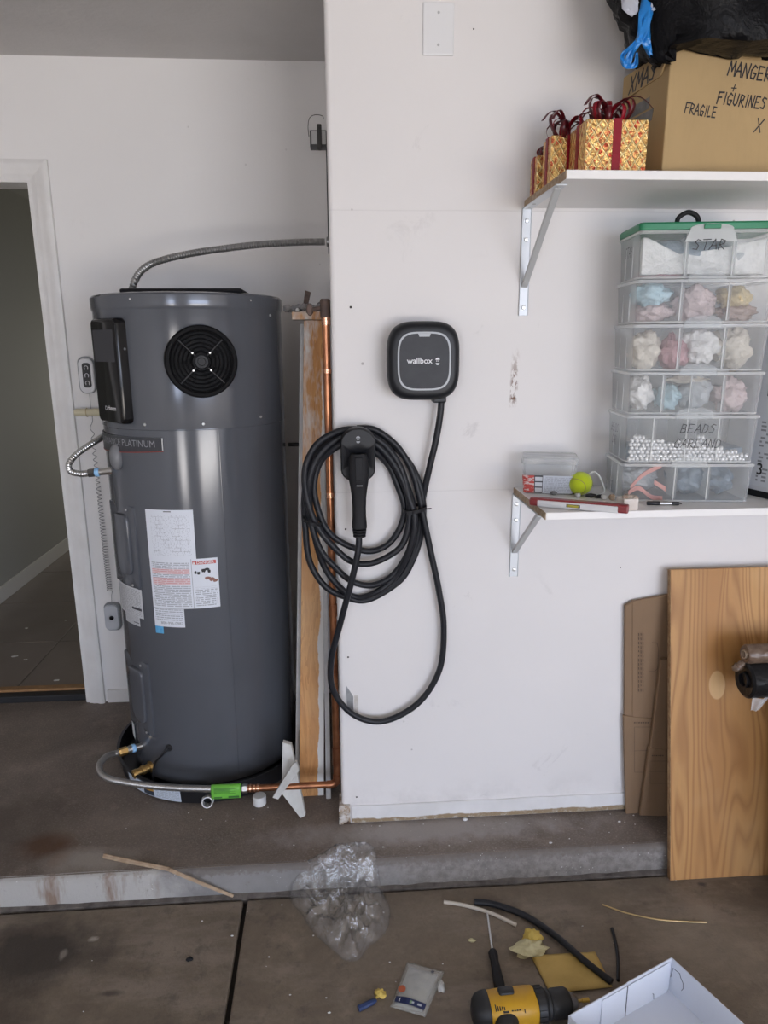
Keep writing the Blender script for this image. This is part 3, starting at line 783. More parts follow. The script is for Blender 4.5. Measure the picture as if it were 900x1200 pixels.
# drain pan
m_pan = mat('black_pan_plastic', (.014, .014, .016), .4)
PR = .357
pan = thing('drain_pan', 'shallow round black drain pan under the water heater', 'drain pan', (HX, HY, 0))
mb = MB(); mb.lathe([(0, .002), (PR - .012, .002), (PR - .008, .004), (PR, .066), (PR + .006, .068), (PR + .006, .072), (PR - .004, .072), (PR - .014, .012), (PR - .02, .010), (0, .010)], 72, Matrix.Translation((HX, HY, 0)))
mb.build('pan_tray', m_pan, pan, smooth=35)
def rim_label(u, v):
    th = -50 + 38.5 * u; z = .008 + v * .050; r = PR - .0078 + (z - .004) / .062 * .008 + .0012; return cyl(th, z, r)
mb = MB(); mb.grid(14, 2, rim_label); mb.build('pan_label', label_mat('pan_label', 'pan'), pan, fix=False)['label'] = 'white and blue printed label'
m_pvc = mat('white_pvc', (.70, .70, .69), .38)

# stainless connector at the top left
hc = thing('flexible_connector', 'ribbed stainless flexible connector looping at the upper left of the heater', 'hose', cyl(-62, 1.115))
pts = spline([(-.715, .715, 1.235), (-.745, .64, 1.232), (-.765, .52, 1.222), (-.80, .42, 1.198), (-.845, .37, 1.165), (-.868, .35, 1.135), (-.862, .34, 1.112), (-.83, .335, 1.104), (-.80, .335, 1.106)], 10)
mb = MB(); ribbed(mb, pts, .0095, .0112, .008, 14); mb.build('corrugated_hose', m_steel, hc, smooth=40)
X = align((-.805, .335, 1.106), (.1, .0, .008))
mb = MB(); mb.lathe([(.0115, 0), (.0145, .002), (.0145, .020), (.012, .022)], 6, X); mb.build('hex_nut', mat('nut_grey', (.22, .22, .22), .35, .9), hc)
mb = MB(); mb.lathe([(.013, .022), (.0145, .024), (.0145, .034), (.013, .036)], 16, X); mb.build('thread_tape', m_blue_tape, hc, smooth=40)
mb = MB(); mb.lathe([(.0115, .036), (.0115, .062), (.013, .064), (.013, .095)], 16, X); mb.build('pipe_nipple', m_steel, hc, smooth=40)

# copper line and braided connector along the floor
m_copper = mat('copper', (.52, .235, .12), .30, .95, var=((.30, .125, .07), 18), bump=(30, .05))
m_copper_bright = mat('bright_copper', (.78, .42, .27), .22, .95)
m_dull = mat('oxidised_copper', (.085, .06, .052), .65, .3, var=((.15, .10, .08), 60))
cp = thing('copper_pipe', 'copper water pipe running up beside the wall corner and along the floor', 'pipe', (-.02, .06, .09))
PZ = .104
VX, VY = -.0185, .06
top_z = at(380, 366, VY).z
MB().tube([(VX, VY, .130), (VX - .0005, VY, top_z)], .0112, 16).build('vertical_pipe', m_copper, cp, smooth=50)
mb = MB(); mb.tube([(-.285, VY, PZ), (-.046, VY, PZ)], .0112, 16); mb.build('horizontal_pipe', m_copper, cp, smooth=50)
mb = MB(); mb.tube(spline([(-.052, VY, PZ), (-.04, VY, PZ), (-.028, VY, PZ + .0035), (-.0195, VY, PZ + .013), (VX, VY, PZ + .024), (VX, VY, PZ + .036)], 5), .0132, 16); mb.build('elbow', m_copper, cp, smooth=50)
for py, py2 in ((432, 437), (577, 583), (708, 722), (876, 896)):
    a, b = at(390, py, VY).z, at(390, py2, VY).z
    MB().tube([(VX, VY, b), (VX, VY, a)], .0135 if py2 - py > 8 else .0122, 16).build('coupling', m_copper_bright if py2 - py < 8 else m_copper, cp, smooth=50)
mb = MB(); mb.lathe([(.0145, 0), (.0145, .045), (.012, .05), (0, .05)], 14, Matrix.Translation((VX - .001, VY, top_z - .014))); mb.build('stop_valve', m_dull, cp, smooth=40)
mb = MB(); mb.tube([(VX, VY, top_z - .035), (VX, VY, top_z - .013)], .0128, 14); mb.build('coupling', m_copper_bright, cp, smooth=50)
mb = MB(); mb.tube([(VX - .014, VY, top_z + .012), (VX - .045, VY + .01, top_z + .006)], .006, 8); mb.ball((VX - .045, VY + .01, top_z + .008), (.010, .008, .016), 8, 6, .4); mb.build('valve_stem', m_dull, cp, smooth=40)
for x in (-.300, -.288, -.276):
    MB().tube([(x - .003, VY, PZ), (x + .003, VY, PZ)], .0135, 16).build('crimp_ring', m_copper_bright, cp, smooth=50)
MB().tube([(-.31, VY, PZ), (-.27, VY, PZ)], .0125, 16).build('adapter', m_copper, cp, smooth=50)

bc = thing('braided_connector', 'braided steel connector with green tag lying along the front of the drain pan', 'hose', (-.45, .08, .1))
nipd = Vector((-.80, -.55, .05))
n0 = cyl(-50, .135, HR - .004)
pts = spline([n0 + nipd * .075, n0 + nipd * .10, (-.795, .19, .160), (-.80, .135, .160), (-.765, .085, .152), (-.69, .068, .139), (-.58, .06, .124), (-.46, .06, .111), (-.345, .06, PZ)], 12)
mb = MB(); ribbed(mb, pts, .0103, .0112, .004, 12); mb.build('braided_hose', m_hose, bc, smooth=60)
mb = MB(); mb.lathe([(.012, 0), (.0145, .002), (.0145, .018), (.0125, .02)], 6, align((-.328, VY, PZ), (1, 0, 0))); mb.build('union_nut', m_steel, bc)
X = align(n0, nipd)
mb = MB(); mb.lathe([(.011, 0), (.011, .03), (.0135, .031), (.0135, .048), (.011, .049), (.011, .055)], 16, X); mb.build('pipe_nipple', m_steel, bc, smooth=40)
mb = MB(); mb.lathe([(.0125, .024), (.0145, .026), (.0145, .037), (.0125, .039)], 16, X); mb.build('thread_tape', m_blue_tape, bc, smooth=40)
mb = MB(); mb.lathe([(.012, .052), (.0145, .054), (.0145, .075), (.0125, .082)], 6, X); mb.build('union_nut', m_brass, bc)
m_green = mat('green_tag', (.16, .50, .06), .45)
a, b = at(247, 924, .05), at(282, 924, .05)
mb = MB()
def tagfn(u, v):
    t = -PI * .9 + v * PI * 1.55
    if v < .45: return Vector((a.x + (b.x - a.x) * u, VY - .0128 - .0012 * math.sin(u * 3), .1085 - .029 + v / .45 * .029))
    q = (v - .45) / .55 * PI; return Vector((a.x + (b.x - a.x) * u, VY - .0128 * math.cos(q), .1085 + .0138 * math.sin(q)))
mb.grid(8, 14, tagfn)
gt = mb.build('green_tag', m_green, bc, fix=False, smooth=60); gt['label'] = 'bright green paper tag'
md = gt.modifiers.new('thickness', 'SOLIDIFY'); md.thickness = .0006
mb = MB()
for k in range(6):
    z = .098 + k * .0038
    mb.box(a.x + .010, a.x + (.06 if k % 2 else .078), VY - .0148, VY - .0141, z, z + .0009)
mb.box(a.x + .055, b.x - .006, VY - .0148, VY - .0141, .0825, .0885); mb.box(a.x + .01, a.x + .035, VY - .0148, VY - .0141, .083, .087)
mb.build('tag_print', mat('dark_green_print', (.04, .16, .03), .6), bc)

# loose fittings on the slab
mb = MB(); X = align(atz(243, 948, 0) + Vector((0, .012, .0215)), (.10, -.95, .30))
mb.lathe([(.0150, .016), (.0185, .016), (.0185, -.010), (.0205, -.012), (.0205, -.026), (.0185, -.028), (.0150, -.028), (.0150, .016)], 24, X)
tag(mb.build('pvc_adapter', m_pvc, smooth=40), 'white plastic pipe adapter lying against the drain pan', 'pipe fitting')
p = atz(304, 944, 0)
mb = MB(); mb.lathe([(.022, 0), (.0225, .003), (.0225, .028), (.020, .031), (.0, .032)], 28, Matrix.Translation((p.x, p.y + .012, 0)))
tag(mb.build('pipe_fitting', m_pvc, smooth=40), 'round white plastic cap standing on the slab below the copper pipe', 'pipe fitting')

# conduit from the heater top to the side wall, junction box
cd = thing('metal_conduit', 'ribbed grey metal conduit arching from heater top to the wall corner', 'conduit', (-.65, .45, 1.68))
pts = spline([at(155, 339, .45), at(158, 329, .45), at(167, 316, .47), at(186, 306, .5), at(230, 296, .5), at(300, 287, .5), at(350, 284, .5), at(381, 283.5, .5)], 14)
pts = [Vector((min(p.x, -.012), p.y, p.z)) for p in pts]
mb = MB(); ribbed(mb, pts, .0098, .0122, .0085, 12); mb.build('ribbed_tube', m_conduit, cd, smooth=50)
MB().lathe([(.016, -.006), (.016, .012), (.013, .016), (.0, .016)], 16, align(pts[0] + Vector((0, 0, -.012)), (0, 0, 1))).build('conduit_fitting', m_conduit, cd, smooth=40)
MB().lathe([(.016, 0), (.016, .008), (.013, .010)], 16, align((-.005, pts[-1].y, pts[-1].z), (-1, 0, 0))).build('conduit_fitting', m_conduit, cd, smooth=40)
jb = thing('junction_box', 'small grey metal box with a wire loop high on the side wall corner', 'junction box', (-.03, .75, 2.2))
def bp(px, py): return at(px, py, .75)
z0, z1 = bp(361, 172).z, bp(361, 152).z; xa = bp(363, 160).x
MB().box(xa, -.006, .75, .80, z0, z1).build('box_body', mat('box_dark_steel', (.10, .10, .10), .5, .5), jb, bevel=.003)
MB().box(xa + .006, xa + .028, .744, .751, z0 + .008, z1 - .004).build('box_plate', mat('box_light_steel', (.62, .62, .61), .45, .2), jb, bevel=.002)
MB().box(xa + .040, -.010, .744, .751, z0 + .008, z1 - .004).build('box_plate', bpy.data.materials['box_light_steel'], jb, bevel=.002)
MB().box(xa + .026, xa + .042, .728, .752, z0 - .012, z1 + .014).build('box_strap', mat('box_strap_black', (.05, .048, .045), .55, .2), jb, bevel=.003)
mb = MB(); mb.tube(spline([bp(362, 160), bp(361, 148), bp(363, 138), bp(370, 134.5), bp(378, 136), bp(379, 140)], 8), .0012, 6); mb.build('wire_loop', m_black, jb, smooth=60)
mb = MB(); pts = [Vector((-.0075, .75, z)) for z in (z0, 2.0, 1.83)]; mb.tube(pts, .003, 6); mb.build('drop_wire', m_black, jb, smooth=60)

# boards and scraps in the gap
def pine():
    N = NT('pine_half_painted'); P = N.co(); s = N.sep(P)
    g = N.noise(3, 4, .6, vec=N.map(P, (9, 9, .55)), dist=.8)
    g = N.math('FRACT', N.math('MULTIPLY', g, 5))
    c = N.mix(N.ramp(g, .1, .9), (.60, .295, .095), (.46, .20, .06))
    c = N.mix(N.math('MULTIPLY', N.ramp(N.noise(1.6, 4), .4, .62), .5), c, (.64, .46, .27))
    k = N.voro(5, vec=N.map(P, (1.6, 1, .9))); c = N.mix(N.ramp(k, .07, .035), c, (.16, .07, .028))
    edge = N.math('ADD', N.math('SUBTRACT', s[0], N.math('MULTIPLY', s[2], .035)), N.math('MULTIPLY', N.math('SUBTRACT', N.noise(6, 6, .65, vec=N.map(P, (1, 1, .6))), .5), .05))
    w = N.ramp(edge, -.088, -.085)
    hi = N.math('MULTIPLY', N.ramp(s[2], 1.05, 1.3), N.ramp(N.noise(7, 5, .7, vec=N.map(P, (1.5, 1, .35))), .42, .55))
    w = N.math('MAXIMUM', w, hi, clamp=True)
    sp = N.ramp(N.voro(14), .10, .07); w = N.math('MAXIMUM', w, N.math('MULTIPLY', sp, N.ramp(N.noise(6, 2), .54, .57)))
    c = N.mix(w, c, (.70, .685, .66))
    N.set(Base_Color=c, Roughness=.6); N.bump(N.math('ADD', N.noise(50, 4), w), .35, .002); return N.m
m_pine = pine()
def board(y0, y1, xl0, xr0, xl1, xr1, z1, th, m, name, label, z0=0.0, cat='board'):
    mb = MB()
    mb.box8([(xl0, y0, z0), (xr0, y0, z0), (xr0, y0 + th, z0), (xl0, y0 + th, z0), (xl1, y1, z1), (xr1, y1, z1), (xr1, y1 + th, z1), (xl1, y1 + th, z1)])
    return tag(mb.build(name, m, bevel=.002), label, cat)
board(.15, .36, -.150, -.066, -.092, -.024, 1.585, .032, m_pine, 'pine_board', 'raw pine board with torn white paint leaning behind the copper pipe')
m_greywood = mat('grey_white_paint', (.56, .56, .56), .6, var=((.44, .44, .44), 12), bump=(30, .2))
board(.19, .40, -.166, -.146, -.106, -.088, 1.575, .03, m_greywood, 'painted_strip', 'narrow grey-white painted strip at the left edge of the pine board', cat='wood strip')
board(.13, .30, -.058, -.041, -.048, -.034, 1.20, .014, m_greywood, 'painted_strip', 'narrow white painted strip right of the pine board beside the copper pipe', cat='wood strip')
yb = .385
a, b = at(343, 375, yb), at(377, 366, yb)
mb = MB().box(a.x, -.034, .345, .47, 1.5865, 1.5865 + .024)
tag(mb.build('wood_block', m_pine, bevel=.002), 'short wood block lying across the top of the pine board', 'wood block')
mb = MB(); c = Vector((-.085, .40, 1.626))
for i in range(7): mb.ball(c + Vector((-.06 + i * .018, random.uniform(-.02, .03), random.uniform(-.006, .008))), (.017, .016, .011), 10, 6, .5, 2.5, i)
tag(mb.build('foam_debris', mat('dusty_foam', (.33, .325, .33), .9, var=((.20, .19, .185), 30), bump=(60, .8, .005))), 'grey dusty crumbs heaped on the wood block at the board top', 'debris', kind='stuff')
mb = MB(); cpt = Vector((-.082, .40, 1.655))
mb.rings([[cpt + Vector((x, y, z)) for x, z in ((-.012, -.02), (.004, -.022), (.014, .018), (-.004, .024))] for y in (-.003, .003)])
mb.tube([cpt + Vector((-.02, 0, -.026)), cpt + Vector((-.010, 0, -.018)), cpt + Vector((-.004, 0, -.03))], .004, 6); mb.tube([cpt + Vector((.006, 0, -.018)), cpt + Vector((.003, 0, -.034))], .005, 6)
tag(mb.build('pipe_strap', m_dull, bevel=.001), 'bent dark copper pipe strap standing on the block behind the heater', 'pipe strap')
tag(MB().ball((-.112, .372, 1.6165), .0062, 10, 8).build('white_ball', m_pvc, smooth=60), 'tiny white bead at the left end of the wood block', 'bead')
mb = MB(); mb.tube([at(338, 521, .60), at(358, 521, .60)], .007, 10); 
o = mb.build('back_pipe', m_black, smooth=50); tag(o, 'thin black pipe in the gap between heater and pine board', 'pipe')
# white wooden scraps
m_scrap = mat('white_scrap_paint', (.60, .595, .57), .55, var=((.50, .49, .46), 20), bump=(40, .2))
def scrap(q, y0, y1, th, label):
    P = [at(px, py, y0 + (y1 - y0) * t) for px, py, t in q]
    mb = MB(); mb.rings([P, [p + Vector((.002, th, 0)) for p in P]])
    return tag(mb.build('trim_scrap', m_scrap, bevel=.0015), label, 'wood scrap')
scrap([(331, 870, 1), (341, 873, 1), (358, 956, 0), (352, 959, 0), (330, 930, .2)], .035, .09, .018, 'tall pointed white wood offcut leaning under the copper pipe')
scrap([(347, 893, 1), (350.5, 903, 1), (326, 937, 0), (319, 935, 0), (343, 896, 1)], .018, .028, .014, 'short white stick crossing in front of the pointed offcut')

# remote pair on the alcove wall, joined by a coiled cord
m_dev = mat('device_white', (.72, .72, .73), .35)
m_dev_grey = mat('device_grey', (.25, .26, .27), .4)
def slab(mb, cx, cz, w, h, r, y0, y1, mi=0):
    P = rrect(w, h, r); mb.rings([[Vector((cx + x, y0, cz + z)) for x, z in P], [Vector((cx + x, y1 + .003, cz + z)) for x, z in P], [Vector((cx + x * .93, y1, cz + z * .96)) for x, z in P]], mi=mi)
a, b = at(89, 417, .87), at(110, 462, .87); cx, cz = (a.x + b.x) / 2 + .006, (a.z + b.z) / 2
d1 = thing('wall_button', 'oval white three-button wireless control hung by the door casing', 'remote control', (cx, .885, cz))
mb = MB(); slab(mb, cx, cz, .062, .142, .026, .885, .866); mb.build('back_shell', m_dev_grey, d1, smooth=40)
mb = MB(); slab(mb, cx + .002, cz - .002, .056, .132, .024, .868, .860); mb.build('front_shell', m_dev, d1, smooth=40)
mb = MB(); slab(mb, cx + .004, cz, .031, .094, .010, .861, .857); kp = mb.build('button_strip', m_black, d1, smooth=40)
for k in (-1, 0, 1):
    mb = MB(); q = Vector((cx + .005, .8562, cz - k * .029))
    mb.tube([q + Vector((.007 * math.cos(t), 0, .007 * math.sin(t))) for t in [R_(x) for x in range(-40, 221, 20)]], .0011, 5); mb.tube([q + Vector((-.006, 0, -.008)), q + Vector((-.006, 0, .0))], .001, 5); mb.tube([q + Vector((.006, 0, -.008)), q + Vector((.006, 0, .0))], .001, 5)
    mb.build('button_icon', m_print_white, kp)
a, b = at(121, 705, .87), at(142, 740, .87); cx2, cz2 = (a.x + b.x) / 2, (a.z + b.z) / 2
d2 = thing('wall_sensor', 'rounded silver sensor with one dark eye low beside the door casing', 'sensor', (cx2, .885, cz2))
mb = MB(); slab(mb, cx2 + .002, cz2, .066, .122, .020, .885, .866); mb.build('back_shell', m_dev_grey, d2, smooth=40)
mb = MB(); slab(mb, cx2, cz2 - .001, .058, .110, .018, .868, .859); mb.build('front_shell', mat('device_silver', (.55, .57, .61), .35, .2), d2, smooth=40)
MB().lathe([(.0095, 0), (.0095, .003), (.007, .004), (0, .003)], 18, align((cx2 + .001, .8595, cz2 - .001), (0, -1, 0))).build('eye', m_hblack, d2, smooth=40)
mb = MB(); pts = []
T0, T1 = at(106.5, 488, .868), at(129, 692, .868)
NT_ = 46
for i in range(NT_ * 10 + 1):
    t = i / (NT_ * 10); tt = t ** .62
    w = .0065 + .004 * min(1, t * 2)
    base = T0.lerp(T1, tt); a = 2 * PI * i / 10
    pts.append(base + Vector((w * math.cos(a), -.004 + w * .7 * math.sin(a), 0)))
pts = [at(105, 462, .872), at(106, 475, .868)] + pts + [at(130.5, 698, .868), at(131, 706, .868)]
mb.tube(pts, .0012, 5)
tag(mb.build('coiled_cord', mat('cord_grey', (.19, .19, .195), .5), smooth=60), 'thin grey coiled cord hanging down the wall beside the door casing', 'cord')
a, b = at(87, 483.5, .85), at(113, 484, .85)
m_cream = mat('cream_plastic', (.66, .60, .42), .45)
dw = thing('foam_plug', 'short cream-coloured rod sticking out beside the door casing behind the heater', 'rod', b)
mb = MB(); d = Vector((1, 0, 0)); mb.lathe([(0, 0), (.012, .002), (.0145, .008), (.0145, .046), (.0155, .047), (.0155, .052), (.0145, .053), (.0145, .16), (.0, .16)], 16, align((a.x, .852, a.z), d)); mb.build('rod', m_cream, dw, smooth=40)
mb = MB(); mb.tube([(a.x + .048, .852 + .016 * math.cos(t), a.z + .016 * math.sin(t)) for t in [2 * PI * k / 16 for k in range(16)]], .002, 6, closed=True); mb.build('rod_band', mat('tan_band', (.45, .36, .20), .6), dw, smooth=60)

# ================================================================== CAR CHARGER, DOCK AND CABLE
m_ev = mat('charger_black', (.012, .013, .016), .42, bump=(200, .05), spec=.35)
m_ev_face = mat('charger_face', (.040, .042, .048), .5, var=((.030, .031, .036), 25), spec=.35)
m_ring = mat('charger_ring', (.42, .44, .46), .35)
EX, EZ = .2405, 1.4655
ev = thing('car_charger', 'black rounded-square electric car charger on the white wall with lettering', 'car charger', (EX, 0, EZ))
def evp(x, z, y): return Vector((EX + x, y, EZ + z))
mb = MB()
loops = []
for y, k in ((0, .86), (-.012, .90), (-.03, .965), (-.052, .995), (-.064, 1.0), (-.074, .985), (-.082, .95), (-.088, .90), (-.0905, .84), (-.091, .775)):
    loops.append([evp(x * .0985 * k, z * .104 * k, y) for x, z in squircle(1, 1, 3.5, 64)])
mb.rings(loops); mb.build('housing', m_ev, ev, smooth=50)
mb = MB(); lo = squircle(.0712, .0762, 3.7, 64); li = squircle(.0668, .0718, 3.7, 64)
mb.rings([[evp(x, z, -.0895) for x, z in lo], [evp(x, z, -.0925) for x, z in lo], [evp(x, z, -.0925) for x, z in li], [evp(x, z, -.0895) for x, z in li]], False, False)
mb.prism([(-.0165, .0715), (.0165, .0715), (.0135, .0635), (-.0135, .0635)], lambda x, z: evp(x, z, -.0895), lambda x, z: evp(x, z, -.0924))
mb.build('light_ring', m_ring, ev, smooth=40)['label'] = 'pale grey ring'
mb = MB(); mb.rings([[evp(x * k, z * k, y) for x, z in li] for k, y in ((1, -.0895), (1, -.0915), (.5, -.0917), (.1, -.0917))], False, True); mb.build('front_panel', m_ev_face, ev, smooth=40)
mb = MB(); text(mb, 'wallbox', .0215, lambda x, y: evp(x - .0125, y + .001, -.0922), .012)
# small face mark: helmet above, chin below
def arc(cx, cz, r, a0, a1, sx=1): return [(cx + sx * r * math.cos(R_(a0 + (a1 - a0) * i / 10)), cz + r * math.sin(R_(a0 + (a1 - a0) * i / 10))) for i in range(11)]
def facemark(mb, cx, cz, s, fn):
    for poly in (arc(cx, cz + .25 * s, .55 * s, 0, 180), arc(cx, cz - .55 * s, .5 * s, 180, 360)):
        mb.add([fn(*p) for p in poly], [tuple(range(11))])
    for k in (-.22, .22): mb.add([fn(cx + k * s + dx * s, cz + dz * s) for dx, dz in ((-.09, .1), (-.09, -.2), (.09, -.2), (.09, .1))], [(0, 1, 2, 3)])
facemark(mb, .0355, .001, .0105, lambda x, z: evp(x, z, -.0922))
mb.build('charger_lettering', m_print_white, ev, fix=False)
MB().box(EX + .028, EX + .064, -.070, -.022, EZ - .112, EZ - .094).build('cable_gland', m_ev, ev, bevel=.004)

DX, DY = .0615, -.09
dock = thing('plug_dock', 'black round-topped wall dock holding the car charging plug', 'plug holder', (DX, 0, 1.21))
def dk(x, z, y): return Vector((DX + x, y, z))
def dock_poly(k=1, zs=1):
    w = .0475 * k; top = 1.250; bot = 1.172
    P = []
    for i in range(25):
        a = PI * i / 24; P.append((w * math.cos(a), top + .042 * k * math.sin(a)))
    for i in range(13):
        a = PI + PI * i / 12; P.append((w * math.cos(a), bot + .036 * k * math.sin(a)))
    return P
mb = MB()
# holder body grows out of the wall, its face leans back below into a socket
mb.rings([[dk(x, z, y) for x, z in dock_poly(k)] for y, k in ((0, .82), (-.02, .9), (-.05, .98), (-.062, 1.0))], True, False)
b = dock_poly(1)
def facey(z): return -.100 if z > 1.235 else -.100 + .036 * min(1, (1.235 - z) / .035)
mb.rings([[dk(x, z, -.062) for x, z in b], [dk(x * .995, z, facey(z) + .006) for x, z in b], [dk(x * .94, 1.21 + (z - 1.21) * .95, facey(z)) for x, z in b]], False, False)
mb.rings([[dk(x * k * .94, 1.21 + (z - 1.21) * .95 * k if True else z, facey(1.21 + (z - 1.21) * k)) for x, z in b] for k in (1, .85, .7, .55, .4, .2, .05)], False, True)
mb.build('dock_body', m_ev, dock, smooth=50, weld=True)
mb = MB(); facemark(mb, DX, 1.262, .0105, lambda x, z: Vector((x, -.1012, z))); mb.build('dock_mark', mat('embossed_grey', (.30, .31, .33), .4), dock, fix=False)

m_cable = mat('cable_rubber', (.013, .014, .018), .45, bump=(300, .05), spec=.35)
cab = thing('charging_cable', 'thick black charging cable coiled on the dock with its plug hanging', 'cable', (DX, -.05, .99))
# plug body: from socket down through the grip to the strain relief
cc = Vector((DX + .0005, 0, 0))
plug = MB()
prof = [(1.222, .021, .021, -.092), (1.205, .027, .024, -.094), (1.17, .0275, .025, -.094), (1.152, .0275, .024, -.094), (1.138, .0255, .022, -.093), (1.12, .0225, .02, -.092), (1.10, .0200, .0185, -.091), (1.07, .0190, .018, -.090), (1.045, .0190, .018, -.089), (1.03, .0205, .019, -.088), (1.019, .0212, .0195, -.088), (1.012, .0205, .019, -.088)]
plug.rings([[Vector((cc.x + x, y + yy, z)) for x, yy in squircle(w, d, 2.8, 28)] for z, w, d, y in prof])
plug.build('plug_handle', m_bmatte, cab, smooth=45)
MB().box(cc.x - .007, cc.x + .009, -.1195, -.114, 1.136, 1.139).build('latch_slot', m_grey_pl, cab)
MB().prism([(-.011, 1.215), (.011, 1.215), (.010, 1.150), (-.010, 1.150)], lambda x, z: Vector((cc.x + x, -.117, z)), lambda x, z: Vector((cc.x + x, -.1215, z))).build('latch_button', m_bmatte, cab, bevel=.002)
mb = MB()
for z in (1.006, .998, .990): mb.lathe([(.0125, -.003), (.0195 - (1.006 - z) * .12, -.003), (.0195 - (1.006 - z) * .12, .0015), (.0125, .003)], 20, Matrix.Translation((cc.x, -.088, z)))
mb.build('strain_relief', m_bmatte, cab, smooth=40)
CR = .0093
m = MB()
def loop(pts, ys):
    n = len(pts); P = [at(px, py, y) for (px, py), y in zip(pts, ys)]
    m.tube(spline(P, 9, True), CR, 10, closed=True)
W1, W2, W3, W4 = -.012, -.031, -.050, -.069
loop([(414, 503), (446, 512), (472, 533), (489, 560), (496, 592), (493, 628), (483, 658), (467, 682), (431, 703), (403, 699), (380, 686), (363, 658), (358, 620), (357, 580), (364, 545), (385, 515)], [W1] * 3 + [W2, W2, W1] + [W1] * 10)
loop([(412, 506), (440, 517), (461, 537), (474, 562), (484, 592), (486, 622), (476, 652), (458, 676), (435, 686), (412, 681), (392, 664), (376, 645), (364, 612), (358, 578), (364, 548), (384, 521)], [W2] * 16)
loop([(412, 503), (447, 518), (468, 545), (477, 573), (480, 598), (476, 628), (464, 646), (436, 660), (412, 658), (391, 641), (374, 620), (363, 596), (357, 564), (361, 538), (378, 515)], [W3] * 15)
loop([(414, 517), (437, 528), (455, 545), (466, 569), (474, 596), (468, 620), (453, 639), (431, 646), (403, 637), (384, 622), (373, 598), (368, 570), (375, 542), (394, 524)], [W3, W3] + [W2] * 10 + [W2, W3])
loop([(412, 511), (442, 522), (464, 548), (478, 580), (486, 610), (479, 646), (463, 676), (441, 694), (418, 700), (399, 689), (381, 666), (370, 634), (364, 600), (362, 568), (370, 540), (390, 518)], [W3, W3, W3, W3, W4 + .01, W3, W2, W2, W1, W1, W1, W2, W2, W3, W3, W3])
# lead from the charger into the bundle and the long free loop to the plug
lead = [(517.5, 462, -.046), (516, 485, -.046), (511, 515, -.045), (504, 545, -.04), (498, 572, -.03), (493, 600, -.02), (487, 640, -.012), (470, 676, -.012), (440, 697, -.012)]
m.tube(spline([at(*q) for q in lead], 9), CR, 10)
free = [(418, 502, W2), (440, 504, W2), (465, 523, W2), (482, 550, -.03), (491, 580, -.034), (497, 610, -.036), (505, 648, -.034), (514, 690, -.03), (520, 735, -.028), (515, 785, -.028), (490, 824, -.028), (450, 845, -.03), (415, 838, -.033), (391, 810, -.036), (388, 775, -.045), (399, 730, -.062), (411, 685, -.08), (418, 655, -.088), (420.5, 638, -.088), (420.5, 625, -.088)]
m.tube(spline([at(*q) for q in free], 9), CR, 10)
m.build('cord', m_cable, cab, smooth=60)
# zip ties
for (px, py, ang, w) in ((486, 596, -8, .034), (366, 610, 15, .026)):
    c = at(px, py, -.04); mb = MB()
    P = [(c.x + w * math.cos(t) , c.y + .042 * math.sin(t)) for t in [2 * PI * k / 24 for k in range(24)]]
    a = R_(ang)
    loops = [[Vector((x, y, c.z + (x - c.x) * -math.tan(a) + dz)) for x, y in P] for dz in (-.0045, .0045)]
    inner = [[Vector((c.x + (x - c.x) * .95, c.y + (y - c.y) * .95, c.z + (x - c.x) * -math.tan(a) + dz)) for x, y in P] for dz in (.0045, -.0045)]
    mb.rings([loops[0], loops[1], inner[0], inner[1], loops[0]], False, False)
    if w > .03:
        e = Vector((c.x - .018, c.y - .038, c.z - .003)); mb.box(e.x - .008, e.x + .006, e.y - .006, e.y + .004, e.z - .006, e.z + .006)
        mb.tube([(c.x + .026, c.y - .025, c.z + .004), (c.x + .044, c.y - .03, c.z + .006)], .002, 5)
    mb.build('cable_tie', m_bmatte, cab, smooth=30)

# blank wall plate
a, b = at(495.5, 2, -.002), at(531.5, 66, -.002)
wp = thing('wall_plate', 'blank white wall plate at the top of the charger wall', 'wall plate', ((a.x + b.x) / 2, 0, b.z))
m_wp = mat('wall_plate_white', (.76, .76, .77), .35)
MB().box(a.x, b.x, -.006, .001, b.z, a.z).build('plate', m_wp, wp, bevel=.0035, bseg=3)
for t in (.2, .8): MB().lathe([(.0035, 0), (.003, .001), (0, .001)], 10, align(((a.x + b.x) / 2, -.006, a.z + (b.z - a.z) * t), (0, -1, 0))).build('plate_screw', mat('plate_screw', (.45, .45, .45), .4), wp)

# ================================================================== SHELVES
m_shelf = mat('white_melamine', (.80, .785, .775), .38)
m_chip = mat('raw_particle_edge', (.30, .20, .12), .85, var=((.48, .38, .28), 90), bump=(120, .6, .003))
SX0 = .517
def shelf(z0, y1, label, loc):
    s_ = thing('wall_shelf', label, 'shelf', (1.1, -.17, z0))
    MB().box(SX0 + .002, 2.2, -y1, -.001, z0, z0 + .019).build('shelf_board', m_shelf, s_, bevel=.001, bseg=1)
    MB().box(SX0, SX0 + .0025, -y1 + .001, -.002, z0 + .001, z0 + .018).build('raw_end', m_chip, s_)['label'] = 'raw brown chipboard end'
    return s_
ZU, ZL = 1.862, 1.082
shelf(ZU, .349, 'upper white wall shelf carrying the gift boxes and cardboard carton', 0)
shelf(ZL, .322, 'lower white wall shelf carrying the storage tower and tennis ball', 0)
m_bracket = mat('bracket_white_steel', (.68, .71, .74), .35, .1)
m_strut = mat('bracket_strut_grey', (.50, .51, .51), .4, .1)
